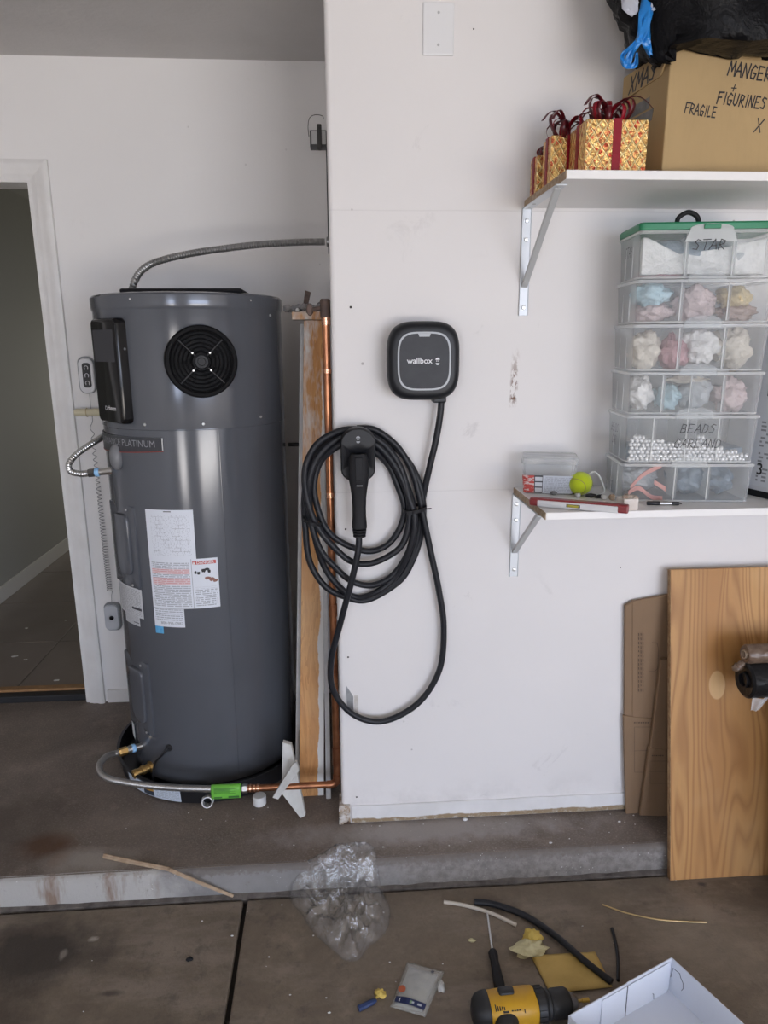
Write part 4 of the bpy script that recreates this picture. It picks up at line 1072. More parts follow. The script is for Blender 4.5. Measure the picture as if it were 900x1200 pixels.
def bracket(x, z, H, D, label, sx):
    t = thing('shelf_bracket', label, 'bracket', (x, 0, z - H))
    mb = MB(); mb.box(x, x + .026, -.0032, -.0002, z - H, z)
    mb.box(x, x + .002, -.006, -.0002, z - H, z); mb.box(x + .024, x + .026, -.006, -.0002, z - H, z)
    mb.build('wall_leg', m_bracket, t, bevel=.0008, bseg=1)
    mb = MB(); mb.box(x, x + .026, -D, -.003, z - .003, z - .0002); mb.build('shelf_leg', m_bracket, t, bevel=.0008, bseg=1)
    p, q = Vector((x + .013, -.004, z - H + .075)), Vector((x + .013, -D + .03, z - .004))
    d = (q - p).normalized(); n = Vector((1, 0, 0)); o = d.cross(n)
    mb = MB()
    mb.box8([p + n * sx_ * .007 + o * oo for sx_, oo in ((-1, -.0015), (1, -.0015), (1, .0015), (-1, .0015))] + [q + n * sx_ * .007 + o * oo for sx_, oo in ((-1, -.0015), (1, -.0015), (1, .0015), (-1, .0015))])
    for sd in (-1, 1): mb.box8([p + n * sd * .007 + n * a + o * b for a, b in ((-.0008, -.0015), (.0008, -.0015), (.0008, .008), (-.0008, .008))] + [q + n * sd * .007 + n * a + o * b for a, b in ((-.0008, -.0015), (.0008, -.0015), (.0008, .008), (-.0008, .008))])
    mb.build('strut', m_strut, t, bevel=.0006, bseg=1)
    for k in (.032, .080, H - .022):
        MB().lathe([(.0062, 0), (.0062, .001), (.0045, .003), (0, .0035)], 12, align((x + .0135, -.0032, z - k), (0, -1, 0))).build('bracket_screw', m_screw, t, smooth=40)
    for k in (.03, .075, D - .02):
        MB().lathe([(.0050, 0), (.004, .002), (0, .0025)], 10, align((x + .012, -k, z - .0025), (0, 0, -1))).build('bracket_screw', m_strut, t, smooth=40)
bracket(.512, ZU, .278, .300, 'white steel bracket under the left end of the upper shelf', 0)
bracket(.514, ZL, .255, .275, 'white steel bracket under the left end of the lower shelf', 0)
bracket(1.72, ZU, .278, .300, 'right-hand white steel bracket under the upper shelf', 0)
bracket(1.72, ZL, .255, .275, 'right-hand white steel bracket under the lower shelf', 0)

# ------------------------------------------------------------------ gifts
def gift_paper():
    N = NT('gold_red_gift_foil'); P = N.co()
    s = N.sep(P); u = N.math('ADD', s[0], s[1])
    wob = N.math('MULTIPLY', N.math('SUBTRACT', N.noise(40, 3), .5), .016)
    def lat(sgn): return N.math('ABSOLUTE', N.math('SINE', N.math('MULTIPLY', N.math('ADD', N.math('ADD', N.math('MULTIPLY', u, 1.5), N.math('MULTIPLY', s[2], sgn)), wob), 105)))
    v2 = N.math('MINIMUM', lat(1.0), lat(-1.0))
    v = N.voro(95, vec=P); n = N.noise(60, 5, .7, dist=1.2)
    red = N.math('MULTIPLY', N.ramp(n, .44, .56), N.ramp(v, .75, .35))
    c = N.mix(red, (.78, .52, .18), (.40, .035, .02))
    c = N.mix(N.ramp(n, .47, .38), c, (.34, .17, .05))
    c = N.mix(N.ramp(v2, .30, .10), c, (1.0, .82, .42))
    N.set(Base_Color=c, Roughness=.34, Metallic=.8)
    h = N.math('ADD', N.math('MULTIPLY', N.ramp(v2, .4, 0), .35), N.noise(130, 4)); N.bump(h, .8, .004); return N.m
m_gift = gift_paper()
m_rib = mat('burgundy_ribbon', (.085, .004, .009), .30, spec=.5)
m_ribred = mat('red_ribbon', (.24, .006, .016), .4, bump=(150, .2), spec=.25)
ZS = ZU + .019
def gift(x0, x1, y0, y1, h, a, label, bow_r, nb, rx=None):
    c = Vector(((x0 + x1) / 2, (y0 + y1) / 2, ZS)); X = rotz(a, c); w, d = x1 - x0, y1 - y0
    g = thing('gift_box', label, 'gift box', c)
    MB().box(-w / 2, w / 2, -d / 2, d / 2, 0.0, h, xf=X).build('wrapped_box', m_gift, g, bevel=.002)
    e = .0015; rw = .0095; rx = 0 if rx is None else rx
    mb = MB(); mb.box(rx - rw, rx + rw, -d / 2 - e, d / 2 + e, .0005, h + e, xf=X); mb.box(-w / 2 - e, w / 2 + e, -rw, rw, .0005, h + e, xf=X); mb.build('ribbon_band', m_ribred, g)
    rnd = random.Random(label)
    for k in range(nb):
        az = 2 * PI * k / nb + rnd.uniform(-.3, .3); el = rnd.uniform(.25, 1.0); L = bow_r * rnd.uniform(.75, 1.15); wd = bow_r * .42
        d_ = Vector((math.cos(az) * math.cos(el), math.sin(az) * math.cos(el), math.sin(el))); u = Vector((-math.sin(az), math.cos(az), 0)); n = d_.cross(u)
        base = Vector((rx * .6, 0, h + .003))
        mb = MB(); S = 14; vs = []
        for i in range(S + 1):
            t = 2 * PI * i / S - PI
            p = base + d_ * (L * (.5 + .5 * math.cos(t))) + n * (wd * math.sin(t) * .8)
            for sgn in (-1, 1): vs.append(X @ (p + u * sgn * .0052))
        mb.add(vs, [(2 * i, 2 * i + 1, 2 * i + 3, 2 * i + 2) for i in range(S)])
        o = mb.build('bow_loop', m_rib if k % 3 else m_ribred, g, fix=False, smooth=60); md = o.modifiers.new('thickness', 'SOLIDIFY'); md.thickness = .0008
    for k in range(2):
        mb = MB(); vs = []; az = rnd.uniform(0, 6.28)
        for i in range(11):
            t = i / 10; p = Vector((rx * .6 + math.cos(az) * t * bow_r * 1.5, math.sin(az) * t * bow_r * 1.1, h + .006 + bow_r * .9 * math.sin(t * 2.6) * (1 - t * .2)))
            for sgn in (-1, 1): vs.append(X @ (p + Vector((-math.sin(az), math.cos(az), 0)) * sgn * .004))
        mb.add(vs, [(2 * i, 2 * i + 1, 2 * i + 3, 2 * i + 2) for i in range(10)]); o = mb.build('bow_tail', m_rib, g, fix=False, smooth=60); md = o.modifiers.new('thickness', 'SOLIDIFY'); md.thickness = .0008
    return g
gift(.581, .725, -.280, -.165, .121, 0, 'largest gold and red gift box at the shelf front with burgundy bow', .066, 15, .0)
gift(.537, .640, -.160, -.090, .118, 0, 'narrower gold gift box half hidden behind the largest one', .062, 12, -.003)
gift(.526, .600, -.080, -.018, .092, 0, 'smallest red and gold gift box at the wall end of the shelf', .034, 8)
# small red tag hanging on the front ribbon
# ------------------------------------------------------------------ cardboard carton and black bag
def card(name, col, sc=1):
    N = NT(name)
    c = N.mix(N.ramp(N.noise(4, 5), .3, .7), col, tuple(x * .88 for x in col)); 
    c = N.mix(N.math('MULTIPLY', N.ramp(N.noise(60, 4, .7, vec=N.map(N.co(), (1, 1, .2))), .5, .7), .25), c, tuple(x * .8 for x in col))
    N.set(Base_Color=c, Roughness=.75); N.bump(N.noise(90, 3), .12, .002); return N.m
m_carton = card('carton_tan', (.44, .305, .145))
m_card2 = card('flattened_carton_brown', (.26, .165, .095))
m_penink = mat('felt_pen_ink', (.03, .028, .03), .6)
cc0 = Vector((.777, -.250, ZS))
CX = rotz(R_(8), cc0)
ct = thing('cardboard_carton', 'tan cardboard carton with handwritten words beside the gift boxes', 'carton', cc0)
w, d, h = .36, .198, .275
mb = MB(); mb.box(0, w, 0, d, 0, h, xf=CX); mb.build('carton_body', m_carton, ct, bevel=.003)
# top flaps folded over the short side, with a diagonal lower edge
mb = MB(); P = [(.004, h + .004), (d - .001, h + .004), (d - .001, h - .050), (.030, h - .045), (.006, h - .008)]
mb.prism(P, lambda y, z: CX @ Vector((-.0045, y, z)), lambda y, z: CX @ Vector((-.0005, y, z))); mb.build('side_flap', m_carton, ct, bevel=.001)
MB().box(.0, w, .0, d, h, h + .005, xf=CX).build('top_flap', m_carton, ct, bevel=.0015)
m_tapegrey = mat('torn_grey_tape', (.06, .055, .05), .35, var=((.20, .19, .17), 30))
mb = MB(); mb.prism([(.075, h - .075), (.19, h - .075), (.19, h - .10), (.075, h - .10)], lambda y, z: CX @ Vector((-.0008, y, z)), lambda y, z: CX @ Vector((-.0002, y, z)))
mb.prism([(.055, h - .105), (.18, h - .105), (.18, h - .135), (.06, h - .13)], lambda y, z: CX @ Vector((-.0008, y, z)), lambda y, z: CX @ Vector((-.0002, y, z))); mb.build('torn_tape', m_tapegrey, ct)
front = lambda x, z: CX @ Vector((x, -.0008, z))
mb = MB()
handwrite(mb, 'FRAGILE', .023, lambda x, z: front(.090 + x * .68, .154 + z - x * .05), .15); mb.build('handwriting', m_penink, ct, fix=False); mb = MB()
handwrite(mb, 'MANGER', .029, lambda x, z: front(.206 + x * .82, .242 + z - x * .06), .14); mb.build('handwriting', m_penink, ct, fix=False); mb = MB()
handwrite(mb, '+', .020, lambda x, z: front(.168 + x, .206 + z), .12); mb.build('handwriting', m_penink, ct, fix=False); mb = MB()
handwrite(mb, 'FIGURINES', .025, lambda x, z: front(.200 + x * .80, .180 + z - x * .03), .15); mb.build('handwriting', m_penink, ct, fix=False); mb = MB()
handwrite(mb, 'X', .030, lambda x, z: front(.245 + x, .130 + z), .10); mb.build('handwriting', m_penink, ct, fix=False); mb = MB()
handwrite(mb, 'XMAS', .036, lambda x, z: CX @ Vector((-.0050, .108 - x * 1.0, h - .025 + z)), .14)
mb.build('handwriting', m_penink, ct, fix=False)
def black_bag():
    N = NT('black_bin_bag'); N.set(Base_Color=(.006, .006, .007), Roughness=.27, Specular_IOR_Level=.10)
    a = N.noise(13, 5, .58, dist=2.0); b = N.noise(55, 4, .6, dist=1.5, vec=N.map(N.co(), (1, 1, .5))); N.bump(N.math('ADD', a, N.math('MULTIPLY', b, .25)), .6, .012); return N.m
bag = thing('bin_bag', 'shiny black bin bag slumped on top of the cardboard carton', 'bag', (.98, -.15, 2.16))
mb = MB()
def bagpt(u, v):
    a = 2 * PI * u; t = PI * v
    d_ = Vector((math.sin(t) * math.cos(a), math.sin(t) * math.sin(a), math.cos(t)))
    m_ = 1 + .10 * noise.noise(d_ * 2.2 + Vector((3, 1, 4))) + .06 * noise.noise(d_ * 6 + Vector((8, 2, 1))) + .025 * noise.noise(d_ * 15)
    kf = max(math.sin(t), 1e-4) ** -.45
    p = Vector((.965, -.185, 2.335)) + Vector((d_.x * kf * .31, d_.y * kf * .172, d_.z * .21)) * m_
    floor_z = ZS + h + .008
    q = CX.inverted() @ p
    if q.y < .03: p.z -= .10 * min(1, max(0, (.03 - q.y) / .05)) * max(0, 1 - (p.z - floor_z) / .18); q = CX.inverted() @ p
    if p.z < floor_z + .012 and q.x > .02 and q.y < .035:
        dz = .010 + .010 * min(1, q.x / .12) + .006 * noise.noise(Vector((p.x * 18, 1, 2)))
        p = CX @ Vector((q.x, min(q.y, -.007 - .004 * abs(noise.noise(Vector((p.x * 25, p.z * 25, 7))))), q.z)); p.z = max(p.z, floor_z - dz)
    else:
        if q.x > -.002 and q.y > -.004: p.z = max(p.z, floor_z + .004 + .004 * noise.noise(Vector((p.x * 20, p.y * 20, 1))))
        else:
            p.z = max(p.z, floor_z - (.045 if q.x < 0 else .024) + .02 * noise.noise(Vector((p.x * 12, p.y * 12, 1))))
            if q.x > -.010 and p.z < floor_z: p.x = cc0.x - .03
    if p.z < floor_z + .004 and -.010 < q.y <= -.004 and q.x > -.01: p.z = floor_z + .004
    return p
mb.grid(72, 36, bagpt); mb.build('bag_body', black_bag(), bag, smooth=70, weld=True)
m_bluetie = mat('blue_plastic_tie', (.02, .22, .62), .3, bump=(60, .5, .003))
m_whitetie = see_through_mat('white_plastic_tie', (.8, .82, .9), .7, .3, .3)
def strip(name, m, pts, wds, parent):
    mb = MB(); P = [Vector(p) for p in pts]; S = spline(P, 5); n = len(S); vs = []
    for i, p in enumerate(S):
        t = i / (n - 1) * (len(wds) - 1); k = min(int(t), len(wds) - 2); w_ = wds[k] + (wds[k + 1] - wds[k]) * (t - k)
        T = (S[min(i + 1, n - 1)] - S[max(i - 1, 0)]).normalized(); side = T.cross(Vector((-.35, -.9, .1))).normalized()
        nn = Vector((-.35, -.9, .1)).normalized()
        for s_ in (-1, -.4, .3, 1): vs.append(p + side * w_ * s_ + nn * (.004 * math.sin(s_ * 4 + i * .6)))
    mb.add(vs, [(4 * i + j, 4 * i + j + 1, 4 * i + j + 5, 4 * i + j + 4) for i in range(n - 1) for j in range(3)])
    o = mb.build(name, m, parent, fix=False, smooth=60); md = o.modifiers.new('thickness', 'SOLIDIFY'); md.thickness = .0012
yb = -.235
strip('tie_strip', m_bluetie, [at(758, -6, yb - .02), at(757, 15, yb - .035), at(752, 40, yb - .035), at(741, 60, yb - .03), at(735, 76, yb - .02)], [.010, .015, .010, .006, .008], bag)
strip('tie_strip', m_bluetie, [at(757, 20, yb - .037), at(756, 42, yb - .036), at(759, 55, yb - .032), at(764, 66, yb - .028)], [.008, .012, .007, .004], bag)
strip('tie_strip', m_bluetie, [at(745, 48, yb - .036), at(732, 62, yb - .03), at(729, 70, yb - .022), at(735, 77, yb - .02), at(745, 76, yb - .022), at(746, 62, yb - .03)], [.003, .004, .004, .006, .005, .003], bag)
strip('tie_strip', m_whitetie, [at(737, -8, yb - .02), at(739, 6, yb - .03), at(744, 17, yb - .034)], [.016, .018, .006], bag)
strip('tie_strip', m_whitetie, [at(772, -8, yb - .025), at(769, 4, yb - .034), at(764, 12, yb - .036)], [.010, .010, .004], bag)

# ================================================================== STORAGE TOWER
m_tier = see_through_mat('milky_clear_plastic', (.80, .815, .82), .21, .2, .5)
m_rim = see_through_mat('clear_plastic_rim', (.86, .87, .87), .55, .2, .4)
m_tab = see_through_mat('clear_latch_plastic', (.86, .87, .87), .16, .2, .4)
m_lid = mat('green_lid', (.012, .20, .085), .38)
SP = Vector((.748, -.222, 0)); SXF = rotz(R_(-7), SP)        # front left foot of the tower
TW, TD = .336, .185
zs = [1.1015, 1.206, 1.331, 1.440, 1.557, 1.663, 1.777]
names = ['lowest clear storage tier with pale coral ribbons, resting on the lower shelf',
         'second clear storage tier from the bottom, filled with silver bead strings',
         'third clear storage tier from the bottom, with three bagged compartments and pale blue wrap',
         'fourth clear storage tier from the bottom, holding crumpled pink and white tissue',
         'fifth clear storage tier from the bottom, holding bags with blue and yellow ornaments',
         'topmost clear storage tier under the green lid, holding a folded white star']
def tier_loop(k, z, rad=.012):
    return [SXF @ Vector((TW / 2 + x, TD / 2 + y, z)) for x, y in rrect(TW * k[0], TD * k[1], rad, 4)]
def tp(x, y, z): return SXF @ Vector((x, y, z))
def tier(i):
    z0, z1 = zs[i], zs[i + 1]
    t = thing('storage_tier', names[i], 'storage box', SXF @ Vector((TW / 2, TD / 2, z0)), 'stacked tiers of the storage tower')
    mb = MB(); kb, kt = (.962, .945), (.992, .988)
    mb.rings([tier_loop(kb, z0 + .001), tier_loop(kt, z1 - .009)], True, False)
    mb.build('tier_walls', m_tier, t, fix=True, smooth=40)
    mb = MB()
    mb.rings([tier_loop((k, k2), z) for k, k2, z in ((.994, .99, z1 - .010), (1.012, 1.02, z1 - .009), (1.012, 1.02, z1 - .003), (.994, .99, z1 - .002))], False, False)
    mb.rings([tier_loop((k, k2), z) for k, k2, z in ((.962, .945, z0 + .0008), (.97, .955, z0 + .005))], False, False)
    mb.build('tier_rim', m_rim, t, smooth=40)
    xs_ = {0: (.135, .22), 1: (.07, .155, .235), 2: (.085, .155, .235), 3: (.115, .225), 4: (.11, .225), 5: (.113, .226)}[i]
    for x in xs_:                                   # moulded ribs on the front wall and dividers behind
        MB().box(x - .0012, x + .0012, .0, .003, z0 + .006, z1 - .010, xf=SXF).build('rib', m_rim, t)
        MB().box(x + .010, x + .0108, .012, TD - .012, z0 + .006, z1 - .014, xf=SXF).build('divider', m_tier, t)
    for y in (.06, .12): MB().box(.0025, .005, y - .001, y + .001, z0 + .006, z1 - .010, xf=SXF).build('rib', m_rim, t)
    if True:                                        # latch tab in front
        mb = MB(); zt = z1 - .034 if i < 5 else z1 - .030
        top = .017 if i == 5 else .012
        P = [(TW / 2 - .062, zt)] + [(TW / 2 + .052 * math.cos(a), z1 - .006 + (top) * math.sin(a) ** .6) for a in [PI - PI * k / 14 for k in range(15)]] + [(TW / 2 + .062, zt)]
        if i < 5: P = [(TW / 2 - .046, z1 - .012)] + [(TW / 2 + .046 * math.cos(a), z1 - .003 + .021 * math.sin(a) ** .7) for a in [PI - PI * k / 14 for k in range(15)]] + [(TW / 2 + .046, z1 - .012)]
        mb.prism(P, lambda x, z: tp(x, -.0055, z), lambda x, z: tp(x, -.0035, z)); mb.build('latch_tab', m_rim if i == 5 else m_tab, t)
    return t
tiers = [tier(i) for i in range(6)]
# lid
mb = MB(); mb.rings([tier_loop((k, k2), z) for k, k2, z in ((1.014, 1.024, zs[6] - .001), (1.016, 1.028, zs[6] + .012), (1.0, 1.0, zs[6] + .016))]); lid = mb.build('lid_panel', m_lid, tiers[5], smooth=30); lid['label'] = 'bright green lid'
mb = MB(); mb.box(TW / 2 - .02, TW / 2 + .02, -.009, -.0045, zs[6] - .001, zs[6] + .009, xf=SXF); mb.build('latch_hook', m_lid, lid, bevel=.0015)
mb = MB(); mb.tube(spline([tp(.105, .06, zs[6] + .016), tp(.107, .058, zs[6] + .034), tp(.128, .055, zs[6] + .046), tp(.152, .058, zs[6] + .036), tp(.158, .06, zs[6] + .016)], 6), .006, 8)
o = mb.build('lid_handle', m_bmatte, lid, smooth=60)
# handwriting on the plastic
def on_front(x, z): return tp(x, -.0062, z)
def on_left(y, z): return tp(-.0012, y, z)
mb = MB(); handwrite(mb, 'STAR', .024, lambda x, z: on_front(TW / 2 - .004 + x, zs[5] + .077 + z), .09); mb.build('handwriting', m_penink, tiers[5], fix=False)
mb = MB(); handwrite(mb, 'STAR', .026, lambda x, z: on_left(.085 - x * .75, zs[5] + .070 + z), .07); mb.build('handwriting', m_penink, tiers[5], fix=False)
mb = MB(); handwrite(mb, 'BEADS', .022, lambda x, z: on_front(TW / 2 + .012 + x, zs[1] + .090 + z), .085); mb.build('handwriting', m_penink, tiers[1], fix=False); mb = MB(); handwrite(mb, 'GARLAND', .022, lambda x, z: on_front(TW / 2 + .014 + x * .95, zs[1] + .052 + z), .085); mb.build('handwriting', m_penink, tiers[1], fix=False)
mb = MB(); handwrite(mb, 'BEADS', .022, lambda x, z: on_left(.10 - x * .8, zs[1] + .082 + z), .07); mb.build('handwriting', m_penink, tiers[1], fix=False); mb = MB(); handwrite(mb, 'GAR', .022, lambda x, z: on_left(.10 - x * .8, zs[1] + .050 + z), .07); mb.build('handwriting', m_penink, tiers[1], fix=False)
# contents
def crumple(name, col, rough=.4, clear=0):
    if clear:
        return see_through_mat(name, col, clear, .25, .35, bump=(45, .9, .01))
    return mat(name, col, rough, bump=(45, .9, .01), var=(tuple(min(1, c * 1.25) for c in col), 25))
MC = {'white': crumple('wrap_white', (.70, .69, .68)), 'pink': crumple('wrap_pink', (.55, .45, .45)), 'rose': crumple('wrap_rose', (.50, .30, .32)), 'blue': crumple('wrap_blue', (.42, .56, .62)),
      'cream': crumple('wrap_cream', (.62, .57, .50)), 'yellow': crumple('wrap_yellow', (.58, .47, .28)), 'clear': crumple('wrap_clear', (.75, .78, .80), .3, .30), 'slate': crumple('wrap_slate', (.20, .25, .30)), 'brown': crumple('wrap_brown', (.33, .25, .22)), 'grey': crumple('wrap_grey', (.42, .44, .46))}
KIND = {'white': 'white tissue', 'pink': 'pale pink tissue', 'rose': 'rose tissue', 'blue': 'pale blue wrap', 'cream': 'cream paper', 'yellow': 'yellow paper', 'clear': 'clear film', 'slate': 'slate grey cloth', 'brown': 'brown paper', 'grey': 'grey film'}
TN = ['lowest', 'second', 'third', 'fourth', 'fifth', 'topmost']
def lump(i, x, y, z, rx, ry, rz, col, where, seed):
    c = tp(x, y, zs[i] + z)
    mb = MB(); mb.ball((0, 0, 0), 1, 34, 22); v = mb.v
    def cr(p):
        d_ = Vector(p); o_ = Vector((seed * 3.1, seed * 1.3, seed * .7))
        k_ = .92 + .30 * noise.noise(d_ * 1.7 + o_) - .34 * abs(noise.noise(d_ * 3.2 + o_)) + .10 * noise.noise(d_ * 8 + o_)
        return (d_.x * rx * k_ * 1.3, d_.y * ry * k_ * 1.2, d_.z * rz * k_ * 1.2)
    mb.v = v = [cr(p) for p in v]; mn = min(p[2] for p in v)
    mb.v = [tuple(SXF.to_3x3() @ Vector(p) + c) for p in v]
    o = mb.build('wrapped_ornament', MC[col], smooth=75)
    return tag(o, f'{KIND[col]} bundle {where} of the {TN[i]} storage tier', 'wrapped bundle', 'bundles inside the storage tower')
S_ = [(0, .20, .10, .05, .045, .05, .042, 'slate', 'in the middle compartment', 1), (0, .28, .10, .05, .035, .05, .040, 'slate', 'in the right compartment', 2), (0, .065, .11, .048, .05, .045, .038, 'grey', 'behind the ribbons', 3),
      (2, .045, .06, .050, .030, .04, .042, 'white', 'at the left', 4), (2, .12, .07, .040, .028, .045, .034, 'blue', 'left of the middle', 5), (2, .185, .06, .055, .038, .04, .040, 'grey', 'in the middle', 6), (2, .275, .06, .045, .040, .04, .042, 'pink', 'at the right', 7), (2, .16, .05, .086, .045, .03, .010, 'cream', 'lying high across the middle', 8),
      (3, .048, .06, .050, .036, .04, .046, 'cream', 'at the left', 9), (3, .125, .07, .045, .032, .04, .042, 'rose', 'left of the middle', 10), (3, .185, .05, .060, .040, .035, .040, 'white', 'in the middle', 11), (3, .27, .06, .055, .042, .045, .048, 'cream', 'at the right', 12),
      (4, .055, .06, .070, .042, .045, .028, 'blue', 'high at the left', 13), (4, .06, .06, .028, .042, .04, .024, 'pink', 'low at the left', 14), (4, .165, .06, .050, .045, .045, .044, 'pink', 'in the middle', 15), (4, .26, .06, .062, .035, .045, .028, 'yellow', 'high at the right', 16), (4, .27, .06, .026, .042, .04, .022, 'brown', 'low at the right', 17),
      (5, .27, .09, .040, .045, .05, .034, 'grey', 'at the right', 18), (5, .08, .08, .016, .05, .04, .012, 'rose', 'lying low at the left', 19)]
for a in S_: lump(*a)
# folded white star in the top tier: a creased sheet
mb = MB()
mb.rings([[tp(x, y, zs[5] + z) for x, y, z in q] for q in (((.018, .03, .012), (.018, .032, .100), (.030, .036, .100), (.115, .05, .062), (.20, .045, .072), (.315, .03, .094), (.316, .032, .010), (.15, .06, .014)), ((.018, .05, .012), (.018, .052, .100), (.030, .056, .100), (.115, .07, .062), (.20, .065, .072), (.315, .05, .094), (.316, .052, .010), (.15, .08, .014)))])
tag(mb.build('paper_star', MC['white'], bevel=.002), 'folded white paper star inside the topmost storage tier', 'star')
mb = MB()
mb.ball(tp(.155, .10, zs[5] + .058), (.115, .05, .050), 24, 14, .3, 2.4, 31)
tag(mb.build('slate_cloth', MC['slate'], smooth=75), 'dark slate cloth folded behind the star in the topmost tier', 'cloth')
# coral ribbons in the lowest tier
m_coral = mat('coral_ribbon', (.62, .26, .22), .5)
for k, pts in enumerate(([(.03, .02, .035), (.06, .018, .07), (.105, .018, .094)], [(.025, .02, .02), (.05, .018, .034), (.085, .018, .010), (.115, .02, .006)], [(.09, .018, .05), (.115, .018, .035), (.122, .02, .030)])):
    mb = MB(); S = spline([tp(x, y, zs[0] + z) for x, y, z in pts], 6); vs = []
    for p in S: vs += [p + Vector((0, 0, -.006)), p + Vector((0, 0, .006)), p + Vector((0, .003, .006)), p + Vector((0, .003, -.006))]
    n = len(S)
    mb.add(vs, [(4 * i + a, 4 * i + (a + 1) % 4, 4 * i + 4 + (a + 1) % 4, 4 * i + 4 + a) for i in range(n - 1) for a in range(4)])
    tag(mb.build('coral_ribbon', m_coral), ['long coral ribbon rising behind the front of the lowest tier', 'coral ribbon curled along the floor of the lowest tier', 'short coral ribbon scrap at the middle of the lowest tier'][k], 'ribbon')
# silver bead strings
m_bead = mat('silver_bead', (.86, .86, .86), .15, .5)
mb = MB(); rnd = random.Random(3)
tmpl = MB(); tmpl.ball((0, 0, 0), .0054, 10, 6)
n = 0
for gx in range(28):
    for row in range(8):
        x = .018 + gx * .0108 + (row % 2) * .0054 + rnd.uniform(-.001, .001)
        hmax = .060 - .036 * max(0, (x - .20) / .12) + .006 * math.sin(x * 40)
        z = .008 + row * .0095
        if z > hmax or x > .318: continue
        for dy in (0, 1):
            c = tp(x + dy * .004, .010 + dy * .012 + rnd.uniform(0, .003), zs[1] + z + rnd.uniform(-.001, .001)); mb.add([Vector(v) + c for v in tmpl.v], tmpl.f); n += 1
stuff(mb.build('bead_strings', m_bead, smooth=70), 'silver bead strings heaped in the second storage tier', 'beads')
mb = MB(); mb.box(.015, .32, .04, .16, zs[1] + .005, zs[1] + .035, xf=SXF); 
tag(mb.build('bead_backing', MC['slate'], bevel=.006), 'slate cloth under and behind the silver bead strings', 'cloth')

# ------------------------------------------------------------------ printed carton at the right
pc = thing('printed_carton', 'pale grey printed product carton at the right end of the lower shelf', 'carton', (1.20, -.15, ZL + .019))
X2 = Matrix.Translation((1.125, -.14, ZL + .019)) @ Matrix.Rotation(R_(-74), 4, 'Z')
mb = MB(); mb.box(0, .14, 0, .22, 0.0, .462, xf=X2); mb.build('carton_body', mat('carton_grey_white', (.60, .61, .64), .5), pc, bevel=.002)
mb = MB(); mb.grid(2, 2, lambda u, v: X2 @ Vector((.004 + .134 * u, -.0008, .03 + .415 * v))); mb.build('carton_print', label_mat('carton_print', 'carton'), pc, fix=False)
mb = MB(); mb.box(-.001, .141, -.0015, .22, 0.0005, .018, xf=X2); mb.build('dark_base', m_bmatte, pc)
mb = MB(); text(mb, '3', .045, lambda x, y: X2 @ Vector((.055 + x, -.0018, .075 + y)), .01); mb.build('carton_number', m_ink, pc, fix=False)

# ------------------------------------------------------------------ small things on the lower shelf
Z0 = ZL + .019
m_tub = see_through_mat('clear_tub_plastic', (.82, .83, .84), .22, .12, .15)
XT = rotz(R_(-14), (.598, -.070, Z0))
tub = thing('screw_tub', 'clear plastic tub with red and white label at the left shelf end', 'tub', (.604, -.06, Z0))
def tl(w, d, z, r=.012): return [XT @ Vector((x, y, z)) for x, y in rrect(w, d, r, 4)]
mb = MB(); mb.rings([tl(.132, .082, .001), tl(.148, .096, .086)], True, False); mb.build('tub_walls', m_tub, tub, smooth=40)
mb = MB(); mb.rings([tl(.149, .097, .085), tl(.154, .102, .086), tl(.154, .102, .101), tl(.147, .095, .105)]); mb.build('tub_lid', m_tub, tub, smooth=40)
mb = MB(); mb.rings([tl(.136, .087, .0045), tl(.142, .092, .052)], False, False)
lab = mb
mb = MB()
lp = tl(.1365, .0865, 0)
def tubl(u, v):
    # front label of the tub, wrapping over the left corner
    z = .004 + v * .050; w_, d_ = .1345 + .010 * z / .072 * 1.4, .0845 + .012 * z / .072
    s_ = -.030 + u * (w_ + .030 - .004)
    if s_ < 0: q = Vector((-w_ / 2 - .0012, -d_ / 2 - s_, z))
    else: q = Vector((-w_ / 2 + s_, -d_ / 2 - .0012, z))
    if abs(s_) < .006: q = Vector((-w_ / 2 + .0018, -d_ / 2 + .0018, z))
    return XT @ q
mb.grid(24, 2, tubl); mb.build('tub_label', label_mat('tub_label', 'tub'), tub, fix=False)
# tennis ball
def ballmat():
    N = NT('tennis_felt'); c = N.mix(N.ramp(N.noise(30, 4), .3, .7), (.56, .66, .015), (.47, .58, .01)); N.set(Base_Color=c, Roughness=.95, Sheen_Weight=.3); N.bump(N.noise(500, 3), .5, .002); return N.m
BR = .0325; bc_ = Vector((.672, -.124, Z0 + BR))
tb = thing('tennis_ball', 'yellow-green tennis ball with curved seam on the lower shelf', 'ball', (bc_.x, bc_.y, Z0))
MB().ball(bc_, BR, 32, 20).build('felt', ballmat(), tb, smooth=80)
mb = MB(); P = []
for i in range(80):
    t = 2 * PI * i / 80; a, b_ = .75, .25
    v = Vector((a * math.cos(t) + b_ * math.cos(3 * t), a * math.sin(t) - b_ * math.sin(3 * t), 2 * math.sqrt(a * b_) * math.sin(2 * t)))
    v.rotate(Matrix.Rotation(R_(68), 3, 'X')); v.rotate(Matrix.Rotation(R_(28), 3, 'Z')); v.rotate(Matrix.Rotation(R_(35), 3, 'Y')); P.append(bc_ + v.normalized() * (BR - .0004))
mb.tube(P, .0012, 6, closed=True); mb.build('seam', mat('ball_seam', (.36, .34, .10), .8), tb, smooth=80)
# tape roll
p = Vector((.640, -.082, Z0)); mb = MB(); mb.lathe([(.014, 0), (.034, 0), (.034, .026), (.014, .026), (.014, 0)], 32, Matrix.Translation(p))
tag(mb.build('tape_roll', m_bmatte, smooth=35), 'black tape roll lying behind the tennis ball', 'tape roll')
